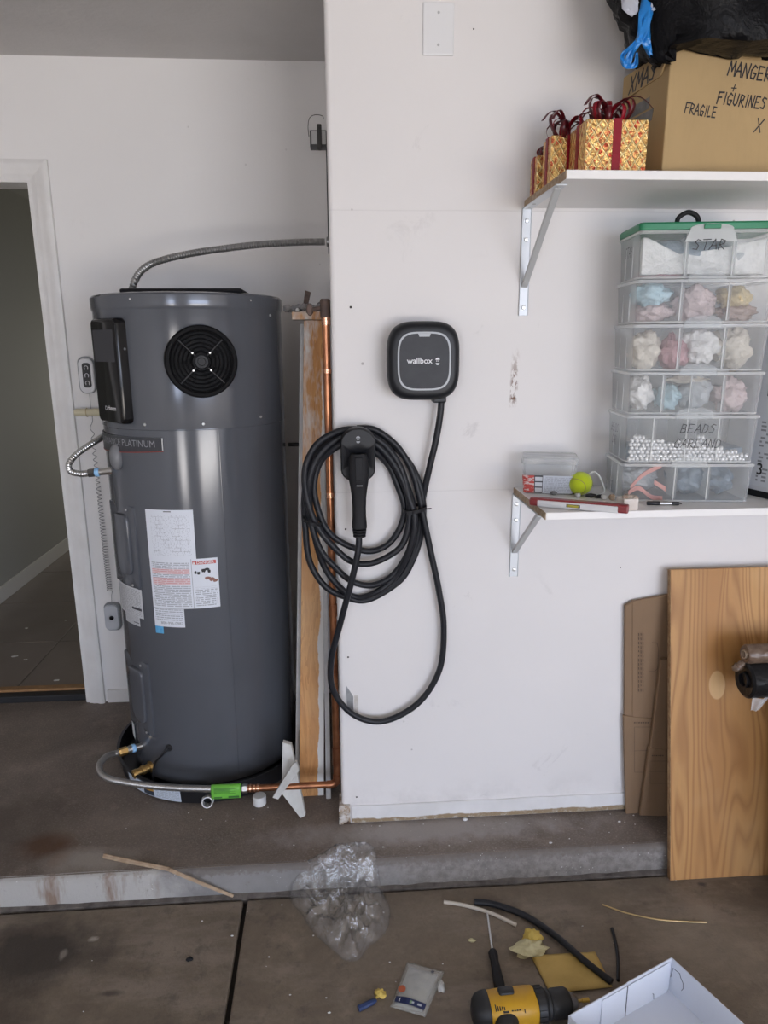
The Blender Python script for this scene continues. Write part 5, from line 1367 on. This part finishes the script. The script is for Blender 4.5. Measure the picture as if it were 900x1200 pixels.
# white cable
mb = MB(); mb.tube(spline([(.69, -.075, Z0 + .0025), (.70, -.10, Z0 + .045), (.712, -.11, Z0 + .061), (.726, -.118, Z0 + .052), (.738, -.12, Z0 + .027), (.742, -.122, Z0 + .012), (.733, -.13, Z0 + .0045), (.705, -.14, Z0 + .0035)], 8), .0026, 8)
tag(mb.build('white_cable', m_pvc, smooth=60), 'thin white cable looping up beside the tennis ball', 'cable')
# spirit level
XL = Matrix.Translation((.500, -.236, Z0)) @ Matrix.Rotation(R_(-27.5), 4, 'Z')
lv = thing('spirit_level', 'silver and red spirit level with yellow vial at the shelf front', 'level', (.60, -.29, Z0))
m_alu = mat('brushed_aluminium', (.62, .63, .65), .35, .7); m_lred = mat('level_red', (.20, .018, .022), .35)
LL = .245
def lvb(x0, x1, y0, y1, z0, z1): return MB().box(x0, x1, y0, y1, z0, z1, xf=XL)
lvb(.0, .026, -.011, .011, .001, .0225).build('end_cap', m_lred, lv, bevel=.006); lvb(LL - .028, LL, -.011, .011, .001, .0225).build('end_cap', m_lred, lv, bevel=.004)
lvb(.022, LL - .024, -.0105, .0105, .001, .0178).build('level_body', m_alu, lv, bevel=.001); lvb(.022, LL - .024, -.010, .0105, .0176, .0225).build('top_rail', m_lred, lv, bevel=.001)
lvb(.095, .130, -.0115, -.008, .005, .0135).build('vial_frame', m_black, lv, bevel=.0015)
mb = MB(); mb.tube([XL @ Vector((.099, -.0112, .0092)), XL @ Vector((.126, -.0112, .0092))], .0034, 10); mb.build('vial', mat('vial_yellow', (.34, .30, .05), .2), lv, smooth=60)
# block, pen, bits
XB = Matrix.Translation((.733, -.300, Z0)) @ Matrix.Rotation(R_(6), 4, 'Z')
bk = thing('white_block', 'small white wooden block with chipped top at the shelf front edge', 'block', (.733, -.3, Z0))
mb = MB(); mb.box(-.020, .020, -.020, .020, 0, .030, xf=XB); mb.build('block_body', mat('chipped_block', (.70, .65, .61), .7, var=((.58, .50, .44), 40)), bk, bevel=.002)
mb = MB()
for k in range(5): mb.ball(XB @ Vector((random.uniform(-.014, .016), random.uniform(-.012, .012), .031)), (.008, .007, .006), 8, 6, .6, 3, k)
mb.build('chipped_top', mat('chip_brown', (.30, .20, .14), .9, var=((.55, .48, .42), 60)), bk)
pn = thing('marker_pen', 'black pen with silver band lying in front of the storage tower', 'pen', (.84, -.262, Z0))
a, b = Vector((.802, -.262, Z0 + .0052)), Vector((.888, -.276, Z0 + .0052)); d_ = b - a
def penseg(n, t0, t1, r, m): mb = MB(); mb.tube([a + d_ * t0, a + d_ * t1], r, 10); mb.build(n, m, pn, smooth=50)
penseg('pen_cap', 0, .36, .0052, m_black); penseg('pen_band', .36, .70, .0050, m_steel); penseg('pen_barrel', .70, .92, .0045, m_black); penseg('pen_tip', .92, 1.0, .002, m_black)
bits = [(.600, -.118, .010, .006, 'grey screw anchor lying left of the tennis ball', m_grey_pl), (.655, -.158, .008, .007, 'small grey connector in front of the tennis ball', m_steel), (.690, -.160, .014, .006, 'black plastic clip right of the tennis ball', m_black), (.712, -.168, .016, .005, 'dark lever connector in front of the white cable', m_black), (.716, -.186, .007, .007, 'white cable clip behind the level end', m_pvc), (.735, -.196, .008, .008, 'brown wire nut behind the level end', m_chip)]
for i, (x, y, L, r, lb, m_) in enumerate(bits):
    mb = MB(); a_ = random.uniform(-.6, .6); dd = Vector((math.cos(a_), math.sin(a_), .05)); p = Vector((x, y, Z0 + r))
    mb.tube([p - dd * L, p - dd * L * .3, p + dd * L * .4, p + dd * L], [r * .6, r, r * .85, r * .5], 8); mb.box(p.x - r * .7, p.x + r * .7, p.y - r * .9, p.y + r * .5, p.z - r * .9, p.z + r * .9)
    tag(mb.build('connector', m_, bevel=.0006, bseg=1), lb, 'small part')
# ================================================================== PLYWOOD, FLAT CARTONS, ROLLS
def plywood():
    N = NT('plywood_face'); P = N.co(); s = N.sep(P)
    base = N.map(P, (7.5, 1, 1.25))
    n = N.noise(1.0, 1.5, .4, vec=base, dist=.25)
    g = N.math('FRACT', N.math('MULTIPLY', n, 17))
    line = N.ramp(N.math('ABSOLUTE', N.math('SUBTRACT', g, .5)), .18, .5)
    c = N.mix(N.ramp(n, .3, .7), (.53, .285, .098), (.42, .200, .060))
    c = N.mix(N.math('MULTIPLY', line, .95), c, (.34, .155, .045))
    f = N.noise(8, 5, .65, vec=N.map(P, (14, 1, .5))); c = N.mix(N.math('MULTIPLY', N.ramp(f, .45, .75), .35), c, (.36, .19, .07))
    c = N.mix(N.math('MULTIPLY', N.ramp(N.noise(2.2, 3), .55, .7), .3), c, (.68, .46, .24))
    k = N.voro(3.2, vec=N.map(P, (1, 1, .8), (.37, 0, .1))); c = N.mix(N.ramp(k, .045, .012), c, (.10, .035, .012))
    d = N.math('POWER', N.math('ADD', N.math('POWER', N.math('DIVIDE', N.math('SUBTRACT', s[0], 1.137), .027), 2), N.math('POWER', N.math('DIVIDE', N.math('SUBTRACT', s[2], .500), .045), 2)), .5)
    c = N.mix(N.math('MULTIPLY', N.ramp(d, 1.0, .9), .7), c, (.70, .46, .22))
    N.set(Base_Color=c, Roughness=.5); N.bump(N.math('ADD', N.math('MULTIPLY', line, .4), f), .2, .0015); return N.m
m_ply = plywood()
m_plyedge = mat('plywood_edge', (.24, .13, .06), .8, var=((.40, .26, .13), 60))
bx, y0, y1, zt = .992, -.225, -.046, .848
pl = thing('plywood_sheet', 'large golden plywood sheet leaning on the wall in front of the flattened cartons', 'board', (1.3, -.2, -.09))
XW = 1.30; mb = MB(); TH = .017
fr = [Vector((bx, y0, -.089)), Vector((XW + bx, y0, -.089)), Vector((XW + bx, y1, zt)), Vector((bx, y1, zt))]
nn = Vector((0, (zt + .089), -(y1 - y0))).normalized() * TH
mb.box8([fr[0], fr[1], fr[1] + nn, fr[0] + nn, fr[3], fr[2], fr[2] + nn, fr[3] + nn]); mb.build('veneer_panel', m_ply, pl, bevel=.001, bseg=1)
mb = MB(); e = Vector((-.0012, 0, 0)); q = [fr[0], fr[3], fr[3] + nn, fr[0] + nn]
mb.rings([[p + Vector((.0005, 0, 0)) for p in q], [p + e for p in q]]); mb.build('layered_edge', m_plyedge, pl)
# flattened cartons
m_cprint = mat('carton_print_brown', (.09, .06, .042), .8)
def flatcarton(name, pts, y, th, label, prints, lines_=()):
    t = thing('flattened_carton', label, 'cardboard', pts[0][0] if False else at(*pts[0][0], y))
    for i, pp in enumerate(pts):
        mb = MB(); dy = -.002 * i
        q = [at(px, py, y + dy) for px, py in pp]
        mb.rings([[p for p in q], [p + Vector((0, th, 0)) for p in q]])
        mb.build('carton_panel', m_card2, t, bevel=.0012, bseg=1)
    mb = MB()
    for (x0, y0_, x1, y1_, w_) in prints:
        a, b = at(x0, y0_, y - .006), at(x1, y1_, y - .006); d = (b - a).normalized(); n = Vector((-d.z, 0, d.x)) * w_ * .5
        mb.add([a - n, b - n, b + n, a + n], [(0, 1, 2, 3)])
    mb.build('carton_print', m_cprint, t, fix=False)
    return t
L1 = [[(733, 710), (741, 706), (741, 840), (732, 838)], [(741, 705), (786, 697), (786, 843), (741, 840)], [(731, 839), (786, 844), (787, 955), (734, 955)]]
pr = []
for x in (748.5, 751, 753.5):
    for k in range(14): pr.append((x, 742 + k * 5.0, x + .2, 742 + k * 5.0 + random.uniform(2.2, 4.2), .0022))
def rectl(x0, y0_, x1, y1_): return [(x0, y0_, x1, y0_, .001), (x1, y0_, x1, y1_, .001), (x1, y1_, x0, y1_, .001), (x0, y1_, x0, y0_, .001)]
pr += rectl(743.5, 852, 786, 905) + [(743.5, 880, 786, 878, .001)] + [(743 + k * 2.6, 847, 744.6 + k * 2.6, 846.8, .004) for k in range(7)]
pr += [(764, 753, 770, 753.5, .0012), (770, 753.5, 771.5, 760, .0012), (771.5, 760, 771, 783, .0012), (771, 783, 767, 787, .0012), (767, 787, 760, 787, .0012)]
flatcarton('a', L1, -.020, .012, 'taller flattened brown carton standing on edge against the wall', pr)
L2 = [[(775, 773), (790, 772), (790, 880), (762, 876)], [(761, 876), (790, 880), (790, 957), (750, 956)]]
pr2 = rectl(762, 892, 790, 918) + [(760, 904, 790, 904, .001)] + [(764 + k * 2.4, 885.5, 765.5 + k * 2.4, 885.6, .004) for k in range(6)]
flatcarton('b', L2, -.042, .012, 'shorter flattened brown carton tilted in front of the taller one', pr2)
# film rolls hanging over an added, unseen carton that also shades the plywood
m_rollb = mat('brown_film_roll', (.115, .070, .045), .30, var=((.20, .14, .10), 50), bump=(60, .6, .004))
m_rollk = mat('black_film_roll', (.010, .010, .011), .3, bump=(26, .6, .008), spec=.25)
m_clearfilm = see_through_mat('loose_clear_film', (.85, .86, .88), .3, .1, .3, bump=(70, .9, .006))
def roll(name, px0, py0, py1, y, m_, label, r_end, tilt=0):
    a, b = at(px0, py0, y), at(px0, py1, y); r = (a.z - b.z) / 2; c = Vector((a.x, y, (a.z + b.z) / 2))
    t = thing(name, label, 'film roll', c)
    mb = MB(); d = Vector((1, tilt, 0)).normalized()
    mb.lathe([(r * .42, .004), (r * .86, .0), (r, .006), (r, .45), (r * .4, .45)], 28, align(c, d)); mb.build('wound_film', m_, t, smooth=40)
    mb = MB(); mb.lathe([(r * .36, -.004), (r * .44, -.004), (r * .44, .45), (r * .36, .45), (r * .36, -.004)], 20, align(c, d)); mb.build('roll_core', m_bmatte if m_ is m_rollk else m_chip, t, smooth=40)
    return t, c, r
t1, c1, r1 = roll('film_roll', 874, 756, 777, -.215, m_rollb, 'brown wrapping film roll lying on the black roll before the plywood', 0)
t2, c2, r2 = roll('film_roll', 874, 776.5, 816, -.225, m_rollk, 'black film roll in clear wrap sticking into view before the plywood', 0)
mb = MB(); mb.grid(10, 8, lambda u, v: c2 + Vector((.008 + u * .05 * (1 - .5 * v), -r2 * .7 + .004 * math.sin(u * 9), -r2 * .75 - v * .038 + .006 * noise.noise(Vector((u * 4, v * 4, 2))))))
o = mb.build('wrap_tail', m_clearfilm, t2, fix=False, smooth=70); md = o.modifiers.new('thickness', 'SOLIDIFY'); md.thickness = .0006
mb = MB()
for k in range(3): mb.ball(c1 + Vector((-.004 - .006 * k, .004, -r1 - .004 - .006 * k)), (.012, .012, .010), 10, 7, .5, 3, k)
mb.build('torn_core_end', m_rollb, t1, smooth=70)
zc = c2.z - r2
st = thing('added_carton', 'unseen brown carton added at the right to carry the film rolls and shade the plywood', 'carton', (1.5, -.3, -.09))
MB().box(c2.x + .135, c2.x + .55, -.56, -.262, -.0895, zc, ).build('carton_body', m_card2, st, bevel=.003)

# ================================================================== THINGS ON THE FLOOR
FZ = -.09
def g(px, py, dz=0): return atz(px, py, FZ + dz)
# crumpled clear bag
m_cbag = film_mat('clear_bag_film', .035, (.85, .85, .85), .07, bump=(30, .6, .010))
outline = [g(*q) for q in ((338, 1050), (362, 1040), (385, 1024), (412, 1016), (436, 1022), (444, 1040), (457, 1062), (456, 1082), (446, 1100), (430, 1112), (418, 1126), (402, 1126), (384, 1110), (366, 1092), (352, 1070))]
ol = spline([Vector((p.x, p.y, 0)) for p in outline], 5, True); cen = sum(ol, Vector()) / len(ol)
mb = MB(); NR = 16
def bagz(x, y, k):
    ground = 0.0008 if y > -.166 - .003 else FZ + .001
    t = min(1, max(0, (y + .205) / .04)); ground = FZ + .001 + (.0905) * t * t * (3 - 2 * t)
    v = Vector((x * 17, y * 17, 3)); h = .040 - abs(noise.noise(v * .9)) * .075 + (.5 - abs(noise.noise(v * 2.1 + Vector((5, 5, 5))))) * .028 + (.5 - abs(noise.noise(v * 5))) * .012
    return ground + max(.002, h + .004) * (1 - k ** 5)
vs = []; fs = []; K = len(ol)
for r in range(NR + 1):
    k = r / NR
    for p in ol:
        q = cen.lerp(p, k); q = q + Vector((noise.noise(q * 14) * .008, noise.noise(q * 14 + Vector((9, 9, 9))) * .008, 0)) * k; vs.append(Vector((q.x, q.y, bagz(q.x, q.y, k))))
for r in range(NR):
    for i in range(K):
        j = (i + 1) % K; fs.append((r * K + i, r * K + j, (r + 1) * K + j, (r + 1) * K + i))
mb.add(vs, fs)
o = mb.build('plastic_bag', m_cbag, smooth=22, weld=True, fix=False); md = o.modifiers.new('thickness', 'SOLIDIFY'); md.thickness = .0006
tag(o, 'crumpled clear plastic bag lying against the curb on the concrete floor', 'plastic bag')
# wooden stick across the curb
m_stick = mat('split_wood', (.48, .36, .25), .75, var=((.36, .25, .16), 40))
a, b, c, d = atz(122, 1003, .005), atz(160, 1011, .005), atz(196, 1018, .010), Vector((-.352, -.205, FZ + .02))
e = g(273, 1050, .004); m1 = atz(202, 1021, .012); m1.y = -.168
mb = MB(); c = at(196, 1018, -.172); d = at(203, 1021, -.194); mb.tube(spline([a, b, c, d, at(238, 1036, -.199), e], 4), [.0074 - .0026 * i / 20 for i in range(21)], 6)
tag(mb.build('wood_sliver', m_stick), 'long bent wood sliver lying across the curb edge', 'wood sliver')
# tubes and wires
def lay(pts, r, m, name, label, cat, n=8, dz=None):
    P = spline([g(px, py, r if dz is None else dz[i]) for i, (px, py) in enumerate(pts)], n)
    mb = MB(); mb.tube(P, r, 10); return tag(mb.build(name, m, smooth=60), label, cat)
lay([(520, 1057), (545, 1061), (575, 1070), (605, 1084)], .0052, mat('cream_tube', (.56, .51, .44), .5), 'tube_offcut', 'short cream tube offcut beside the screwdriver tip', 'tube')
lay([(556, 1057), (580, 1060), (615, 1073), (650, 1096), (685, 1126), (717, 1151)], .0090, m_cable, 'cable_offcut', 'thick black cable offcut curving across the yellow envelope', 'cable', dz=[.009, .009, .009, .014, .016, .010])
lay([(717, 1088), (721, 1102), (724, 1122), (724, 1149)], .0042, m_cable, 'cable_offcut', 'thin short black cable offcut beside the open white box', 'cable')
lay([(706, 1060), (735, 1070), (775, 1078), (828, 1081)], .0022, mat('bare_brass_wire', (.62, .47, .24), .35, .7), 'bare_wire', 'thin bare copper wire lying alone on the concrete', 'wire')
# screwdriver
sd = thing('screwdriver', 'screwdriver with black grip pointing at the cream tube', 'screwdriver', g(585, 1130))
p0, p1, p2 = g(571, 1070, .0165), g(577, 1114, .0155), g(588, 1168, .0155); d_ = (p1 - p0).normalized()
mb = MB(); mb.tube([p0, p0.lerp(p1, .06), p1 + d_ * .01], [.0016, .0028, .0028], 10); mb.build('shaft', m_steel, sd, smooth=50)
mb = MB(); L = p2 - p1; prof = ((0, .009), (.05, .0125), (.14, .0128), (.22, .0108), (.4, .0122), (.7, .0142), (.92, .0150), (1.0, .012)); mb.tube([p1 + L * t for t, r in prof], [r for t, r in prof], 8); mb.build('grip', m_bmatte, sd, smooth=35)
# drill
m_yel = mat('drill_yellow', (.55, .30, .012), .45, var=((.47, .25, .015), 20)); m_dk = mat('drill_black', (.016, .016, .017), .55)
m_chuck = mat('chuck_steel', (.25, .25, .26), .35, .8)
A0 = Vector((.300, -.648, FZ + .042)); ang = R_(2.5); XD = Matrix.Translation(A0) @ Matrix.Rotation(ang, 4, 'Z')
dr = thing('cordless_drill', 'yellow and black cordless drill lying on its side beside the white box', 'drill', (.42, -.66, FZ))
def dl(x, yz): return [XD @ Vector((x, yy, zz)) for yy, zz in yz]
def oval(a, b, n=2.6): return squircle(a, b, n, 28)
mb = MB(); mb.rings([dl(x, oval(a, b)) for x, a, b in ((.030, .034, .036), (.040, .040, .039), (.07, .042, .040), (.11, .042, .040), (.148, .041, .039), (.152, .038, .036))]); mb.build('motor_housing', m_yel, dr, smooth=40)
mb = MB(); mb.rings([dl(x, oval(a, b)) for x, a, b in ((-.004, .014, .016), (.0, .026, .028), (.008, .035, .036), (.022, .040, .040), (.034, .042, .041), (.037, .040, .039))]); mb.build('rear_cap', m_dk, dr, smooth=40)
mb = MB()
mb.lathe([(.0365, .150), (.040, .153), (.040, .172), (.037, .176), (.0345, .178)], 36, XD @ Matrix.Rotation(R_(90), 4, 'Y')); mb.build('torque_collar', m_dk, dr, smooth=35)
for k in range(18):
    a = 2 * PI * k / 18; mb = MB(); mb.box(.1535, .1715, -.0022, .0022, .039, .0418, xf=XD @ Matrix.Rotation(a, 4, 'X')); mb.build('collar_ridge', m_dk, dr)
mb = MB(); mb.lathe([(.031, .177), (.0335, .180), (.0335, .186), (.030, .190), (.033, .196), (.0335, .228), (.029, .236), (.022, .240), (.022, .242)], 30, XD @ Matrix.Rotation(R_(90), 4, 'Y')); mb.build('chuck_sleeve', m_dk, dr, smooth=35)
mb = MB(); mb.lathe([(.023, .239), (.018, .252), (.010, .258), (.008, .258)], 24, XD @ Matrix.Rotation(R_(90), 4, 'Y')); mb.build('chuck_nose', m_chuck, dr, smooth=40)
mb = MB(); mb.tube([XD @ Vector((x, 0, 0)) for x in (.255, .27, .271, .288)], [.0035, .0035, .0055, .0055], 8); mb.build('drill_bit', mat('bit_gold', (.55, .36, .08), .35, .8), dr, smooth=40)
# direction slider and dark side vents, raised lines of print
mb = MB(); mb.rings([[XD @ Vector((.082 + x, .012 + y, z)) for x, y in rrect(.038 * k, .022 * k, .006)] for z, k in ((.036, 1.0), (.0425, 1.0), (.0445, .86))]); mb.build('speed_slider', m_dk, dr, smooth=40)
for k in range(5): MB().box(.046 + .0052 * k, .0485 + .0052 * k, -.022, -.008, .0355, .0405, xf=XD @ Matrix.Rotation(R_(14), 4, 'X')).build('vent_slot', m_dk, dr)
mb = MB()
XT2 = XD @ Matrix.Rotation(R_(22), 4, 'X')
for k, (x0, x1, y) in enumerate(((.062, .108, -.004), (.062, .100, -.011), (.084, .112, -.018), (.120, .146, -.010))): 
    for q in range(int((x1 - x0) / .006)): mb.box(x0 + q * .006, x0 + q * .006 + .0042, y - .0020, y + .0020, .0400, .0406, xf=XT2)
mb.box(.064, .078, -.022, -.014, .0396, .0404, xf=XT2); mb.box(.1145, .1165, -.026, .004, .0398, .0404, xf=XT2)
mb.build('drill_print', m_ink, dr)
# handle and battery run towards the camera
mb = MB(); mb.rings([[XD @ Vector((x0 + xx, y, zz)) for xx, zz in oval(a, b)] for y, x0, a, b in ((-.025, .075, .032, .030), (-.06, .066, .026, .020), (-.11, .058, .025, .019), (-.14, .054, .030, .022), (-.15, .054, .045, .034))]); mb.build('handle', m_dk, dr, smooth=40)
MB().box(-.01, .115, -.205, -.150, -.040, .040, xf=XD).build('battery', m_yel, dr, bevel=.008)
# envelope
m_env = mat('yellow_envelope', (.56, .39, .12), .7, var=((.48, .33, .095), 12), bump=(22, .5, .006))
q = [g(*p) for p in ((622, 1121), (697, 1117), (719, 1150), (716, 1163), (645, 1166))]
en = thing('envelope', 'crumpled yellow paper envelope beneath the black cable', 'envelope', g(665, 1140))
A, B, Cc, D = q[0], q[1], q[2].lerp(q[3], .6), q[4]
def ev_(u, v):
    p = (A.lerp(B, u)).lerp(D.lerp(Cc, u), v); h = .004 + .005 * noise.noise(p * 20) + .003 * noise.noise(p * 50)
    p.z = FZ + .0015 + max(.0, h) * (1 if 0 < u < 1 and 0 < v < 1 else .35); return p
mb = MB(); mb.grid(16, 12, ev_); o = mb.build('envelope_paper', m_env, en, fix=False, smooth=60); md = o.modifiers.new('thickness', 'SOLIDIFY'); md.thickness = .0015
# tissues
m_tis = mat('pale_yellow_tissue', (.60, .55, .33), .85, bump=(60, .8, .006)); m_tis2 = mat('yellow_tissue', (.58, .42, .10), .85, bump=(60, .8, .006))
p = g(620, 1112, .010); tag(MB().ball(p, (.044, .025, .018), 22, 12, .5, 2.6, 3).build('tissue', m_tis, smooth=80), 'pale crumpled tissue left of the yellow envelope', 'tissue')
p = g(624, 1100, .013); tag(MB().ball(p, (.026, .020, .024), 18, 12, .5, 2.6, 5).build('tissue', m_tis2, smooth=80), 'deeper yellow crumpled tissue behind the pale one', 'tissue')
tag(MB().ball(g(445, 1164, .006), (.013, .011, .008), 14, 9, .9, 3.2, 8).build('tissue_scrap', m_tis2, smooth=80), 'small yellow scrap beside the blue wrapper', 'scrap')
tag(MB().ball(g(553, 1102, .003), (.010, .006, .003), 10, 7, .8, 3, 8).build('tissue_scrap', m_tis, smooth=80), 'tiny pale scrap alone between packet and screwdriver', 'scrap')
a, b = g(420, 1182, .006), g(441, 1172, .006); mb = MB(); mb.tube([a, a.lerp(b, .25), a.lerp(b, .8), b], [.008, .0075, .007, .004], 8)
tag(mb.build('blue_wrapper', mat('navy_wrapper', (.016, .035, .11), .45, bump=(80, .6, .004))), 'small navy blue wrapper roll left of the parts packet', 'wrapper')
tag(MB().ball(g(517, 1156, .006), (.009, .014, .008), 14, 9, .7, 3, 2).build('tissue_scrap', mat('white_scrap', (.55, .55, .53), .7), smooth=80), 'white scrap at the right edge of the parts packet', 'scrap')
tag(MB().ball(g(222, 1124, .003), (.010, .006, .004), 10, 7, .7, 3, 12).build('dark_pebble', m_bmatte, smooth=80), 'small black crumb on the left floor panel', 'crumb')
# parts packet
m_pk = film_mat('packet_film', .22, (.75, .75, .70), .14, bump=(45, .7, .006))
m_pkin = mat('packet_card', (.30, .32, .36), .55, var=((.42, .41, .37), 30), bump=(50, .4, .004))
A, B, Cc, D = g(477, 1128), g(521, 1140), g(498, 1193), g(457, 1181)
def pq(u, v, h): p = (A.lerp(B, u)).lerp(D.lerp(Cc, u), v); return Vector((p.x, p.y, FZ + h))
pk = thing('parts_packet', 'clear film packet with blue strip and orange spot on the concrete', 'packet', pq(.5, .5, 0))
mb = MB(); mb.grid(10, 12, lambda u, v: pq(.10 + u * .78, .10 + v * .84, .004 + .003 * math.sin(u * PI) * math.sin(v * PI) + .002 * noise.noise(Vector((u * 5, v * 5, 1))))); o = mb.build('packet_card', m_pkin, pk, fix=False, smooth=60); md = o.modifiers.new('thickness', 'SOLIDIFY'); md.thickness = .001
mb = MB(); mb.grid(14, 16, lambda u, v: pq(u, v, .0015 + .012 * (math.sin(u * PI) * math.sin(v * PI)) ** .5 + .004 * abs(noise.noise(Vector((u * 6, v * 7, 4)))))); o = mb.build('packet_film', m_pk, pk, fix=False, smooth=60); md = o.modifiers.new('thickness', 'SOLIDIFY'); md.thickness = .0005
def pkh(u, v): return .0045 + .012 * max(0, math.sin(u * PI) * math.sin(v * PI)) ** .5 + .004 * abs(noise.noise(Vector((u * 6, v * 7, 4))))
def pat(u0, u1, v0, v1, m, name):
    mb = MB(); mb.grid(8, 3, lambda u, v: pq(u0 + (u1 - u0) * u, v0 + (v1 - v0) * v, pkh(u0 + (u1 - u0) * u, v0 + (v1 - v0) * v))); return mb.build(name, m, pk, fix=False)
pat(.08, .92, .80, .91, mat('packet_navy', (.012, .02, .075), .4), 'blue_strip')
m_ltb = mat('packet_pale_print', (.45, .47, .50), .5); pat(.16, .22, .82, .89, m_ltb, 'strip_print'); pat(.55, .84, .84, .875, m_ltb, 'strip_print'); pat(.49, .55, .82, .88, mat('packet_green', (.20, .32, .18), .5), 'strip_print')
mb = MB(); c0 = (.16, .65); mb.add([pq(c0[0] + .10 * math.cos(t), c0[1] + .075 * math.sin(t), pkh(*c0) + .0004) for t in [2 * PI * k / 18 for k in range(18)]], [tuple(range(18))]); mb.build('orange_spot', mat('packet_orange', (.42, .09, .03), .5), pk, fix=False)
pat(.70, .78, .10, .16, mat('packet_dark_print', (.07, .07, .10), .5), 'corner_print')
# open white box
m_wbox = mat('white_box_card', (.64, .67, .74), .5, bump=(60, .08)); m_slit = mat('box_slit', (.06, .06, .07), .8)
wb = thing('white_box', 'open white cardboard box at the lower right of the floor', 'box', (.80, -.72, FZ))
H = .099; c0 = Vector((.815, -.584, 0)); u1 = Vector((-.3095, -.135, 0)); Lw = u1.length; u1.normalize(); u2 = Vector((.5, -.866, 0)); u2 = Vector((-u1.y, u1.x, 0)) * -1
if u2.y > 0: u2 = -u2
def wbp(a, b, z): return c0 + u1 * a + u2 * b + Vector((0, 0, FZ + z))
def wbox(a0, a1, b0, b1, z0, z1): return MB().box8([wbp(a0, b0, z0), wbp(a1, b0, z0), wbp(a1, b1, z0), wbp(a0, b1, z0), wbp(a0, b0, z1), wbp(a1, b0, z1), wbp(a1, b1, z1), wbp(a0, b1, z1)])
T = .003; BL = .44
wbox(0, Lw, 0, BL, .0006, .0036).build('box_bottom', m_wbox, wb)
wbox(0, .155, 0, T, .001, H).build('side_panel', m_wbox, wb, bevel=.0006, bseg=1); wbox(.1565, Lw, 0.0005, T + .0005, .001, H - .001).build('side_panel', m_wbox, wb, bevel=.0006, bseg=1)
wbox(.012, Lw - .10, T + .001, T + .0035, .001, H - .006).build('inner_flap', m_wbox, wb, bevel=.0006, bseg=1)
wbox(0, T, T, BL, .001, H).build('side_panel', m_wbox, wb, bevel=.0006, bseg=1); wbox(Lw - T, Lw, T, BL, .001, H).build('side_panel', m_wbox, wb, bevel=.0006, bseg=1); wbox(0, Lw, BL - T, BL, .001, H).build('side_panel', m_wbox, wb, bevel=.0006, bseg=1)
mb = MB()
y_ = T + .0042
mb.rings([[wbp(.1555, y_, z) for z in (.004, .094)] + [wbp(.158, y_, z) for z in (.094, .004)], [wbp(.1555, y_ - .001, z) for z in (.004, .094)] + [wbp(.158, y_ - .001, z) for z in (.094, .004)]])
def slit(pts):
    for a, b in zip(pts, pts[1:]):
        mb.tube([a, b], .0007, 4)
x_ = T + .0004
slit([wbp(x_, .010, .075), wbp(x_, .030, .078), wbp(x_, .034, .068), wbp(x_, .042, .060), wbp(x_, .044, .045), wbp(x_, .040, .035)]); slit([wbp(x_, .010, .075), wbp(x_, .006, .045)])
slit([wbp(.060, y_, .006), wbp(.062, y_, .022), wbp(.066, y_, .026)])
mb.build('cut_lines', m_slit, wb)
# white crumbs and plaster dust
mb = MB(); rnd = random.Random(5)
for k in range(60):
    if k < 38: p = Vector((rnd.uniform(-.1, .95), rnd.uniform(-.15, -.015), .001)) if k % 4 else Vector((rnd.uniform(-.7, -.05), rnd.uniform(-.12, .1), .001))
    else: p = Vector((rnd.uniform(-.7, 1.05), rnd.uniform(-.6, -.21), FZ + .001))
    s_ = rnd.uniform(.0008, .0021) * (1.7 if rnd.random() < .12 else 1); mb.ball(p, (s_ * 1.6, s_, s_ * .7), 6, 4, .5, 3, k)
stuff(mb.build('plaster_crumbs', m_pvc), 'white plaster crumbs scattered over slab and floor', 'crumbs')
for k, (px, py, s_) in enumerate(((545, 960, .006), (473, 1035, .006))):
    P = atz(px, py, 0.003) if py < 1000 else g(px, py, .004)
    tag(MB().ball(P, (s_ * 1.5, s_, s_ * .8), 10, 7, .5, 3, k).build('plaster_chip', m_pvc, smooth=80), ['white plaster chip on the slab below the charger', 'white plaster chip in the joint below the curb'][k], 'chip')
# plaster flecks on the hall tiles
for k, (px, py, w_) in enumerate(((17, 769, .016), (30, 773, .010), (31, 736, .010), (77, 727, .006), (66, 797, .014))):
    p = atz(px, py, .0315); tag(MB().ball(p, (w_, w_ * .6, .001), 10, 5, .6, 3, k).build('paint_fleck', m_pvc, smooth=80), ['largest white fleck on the hall tile', 'round white fleck right of the largest one', 'slanted white fleck further back on the tiles', 'tiny far white fleck near the casing', 'faint white fleck close to the threshold'][k], 'fleck')
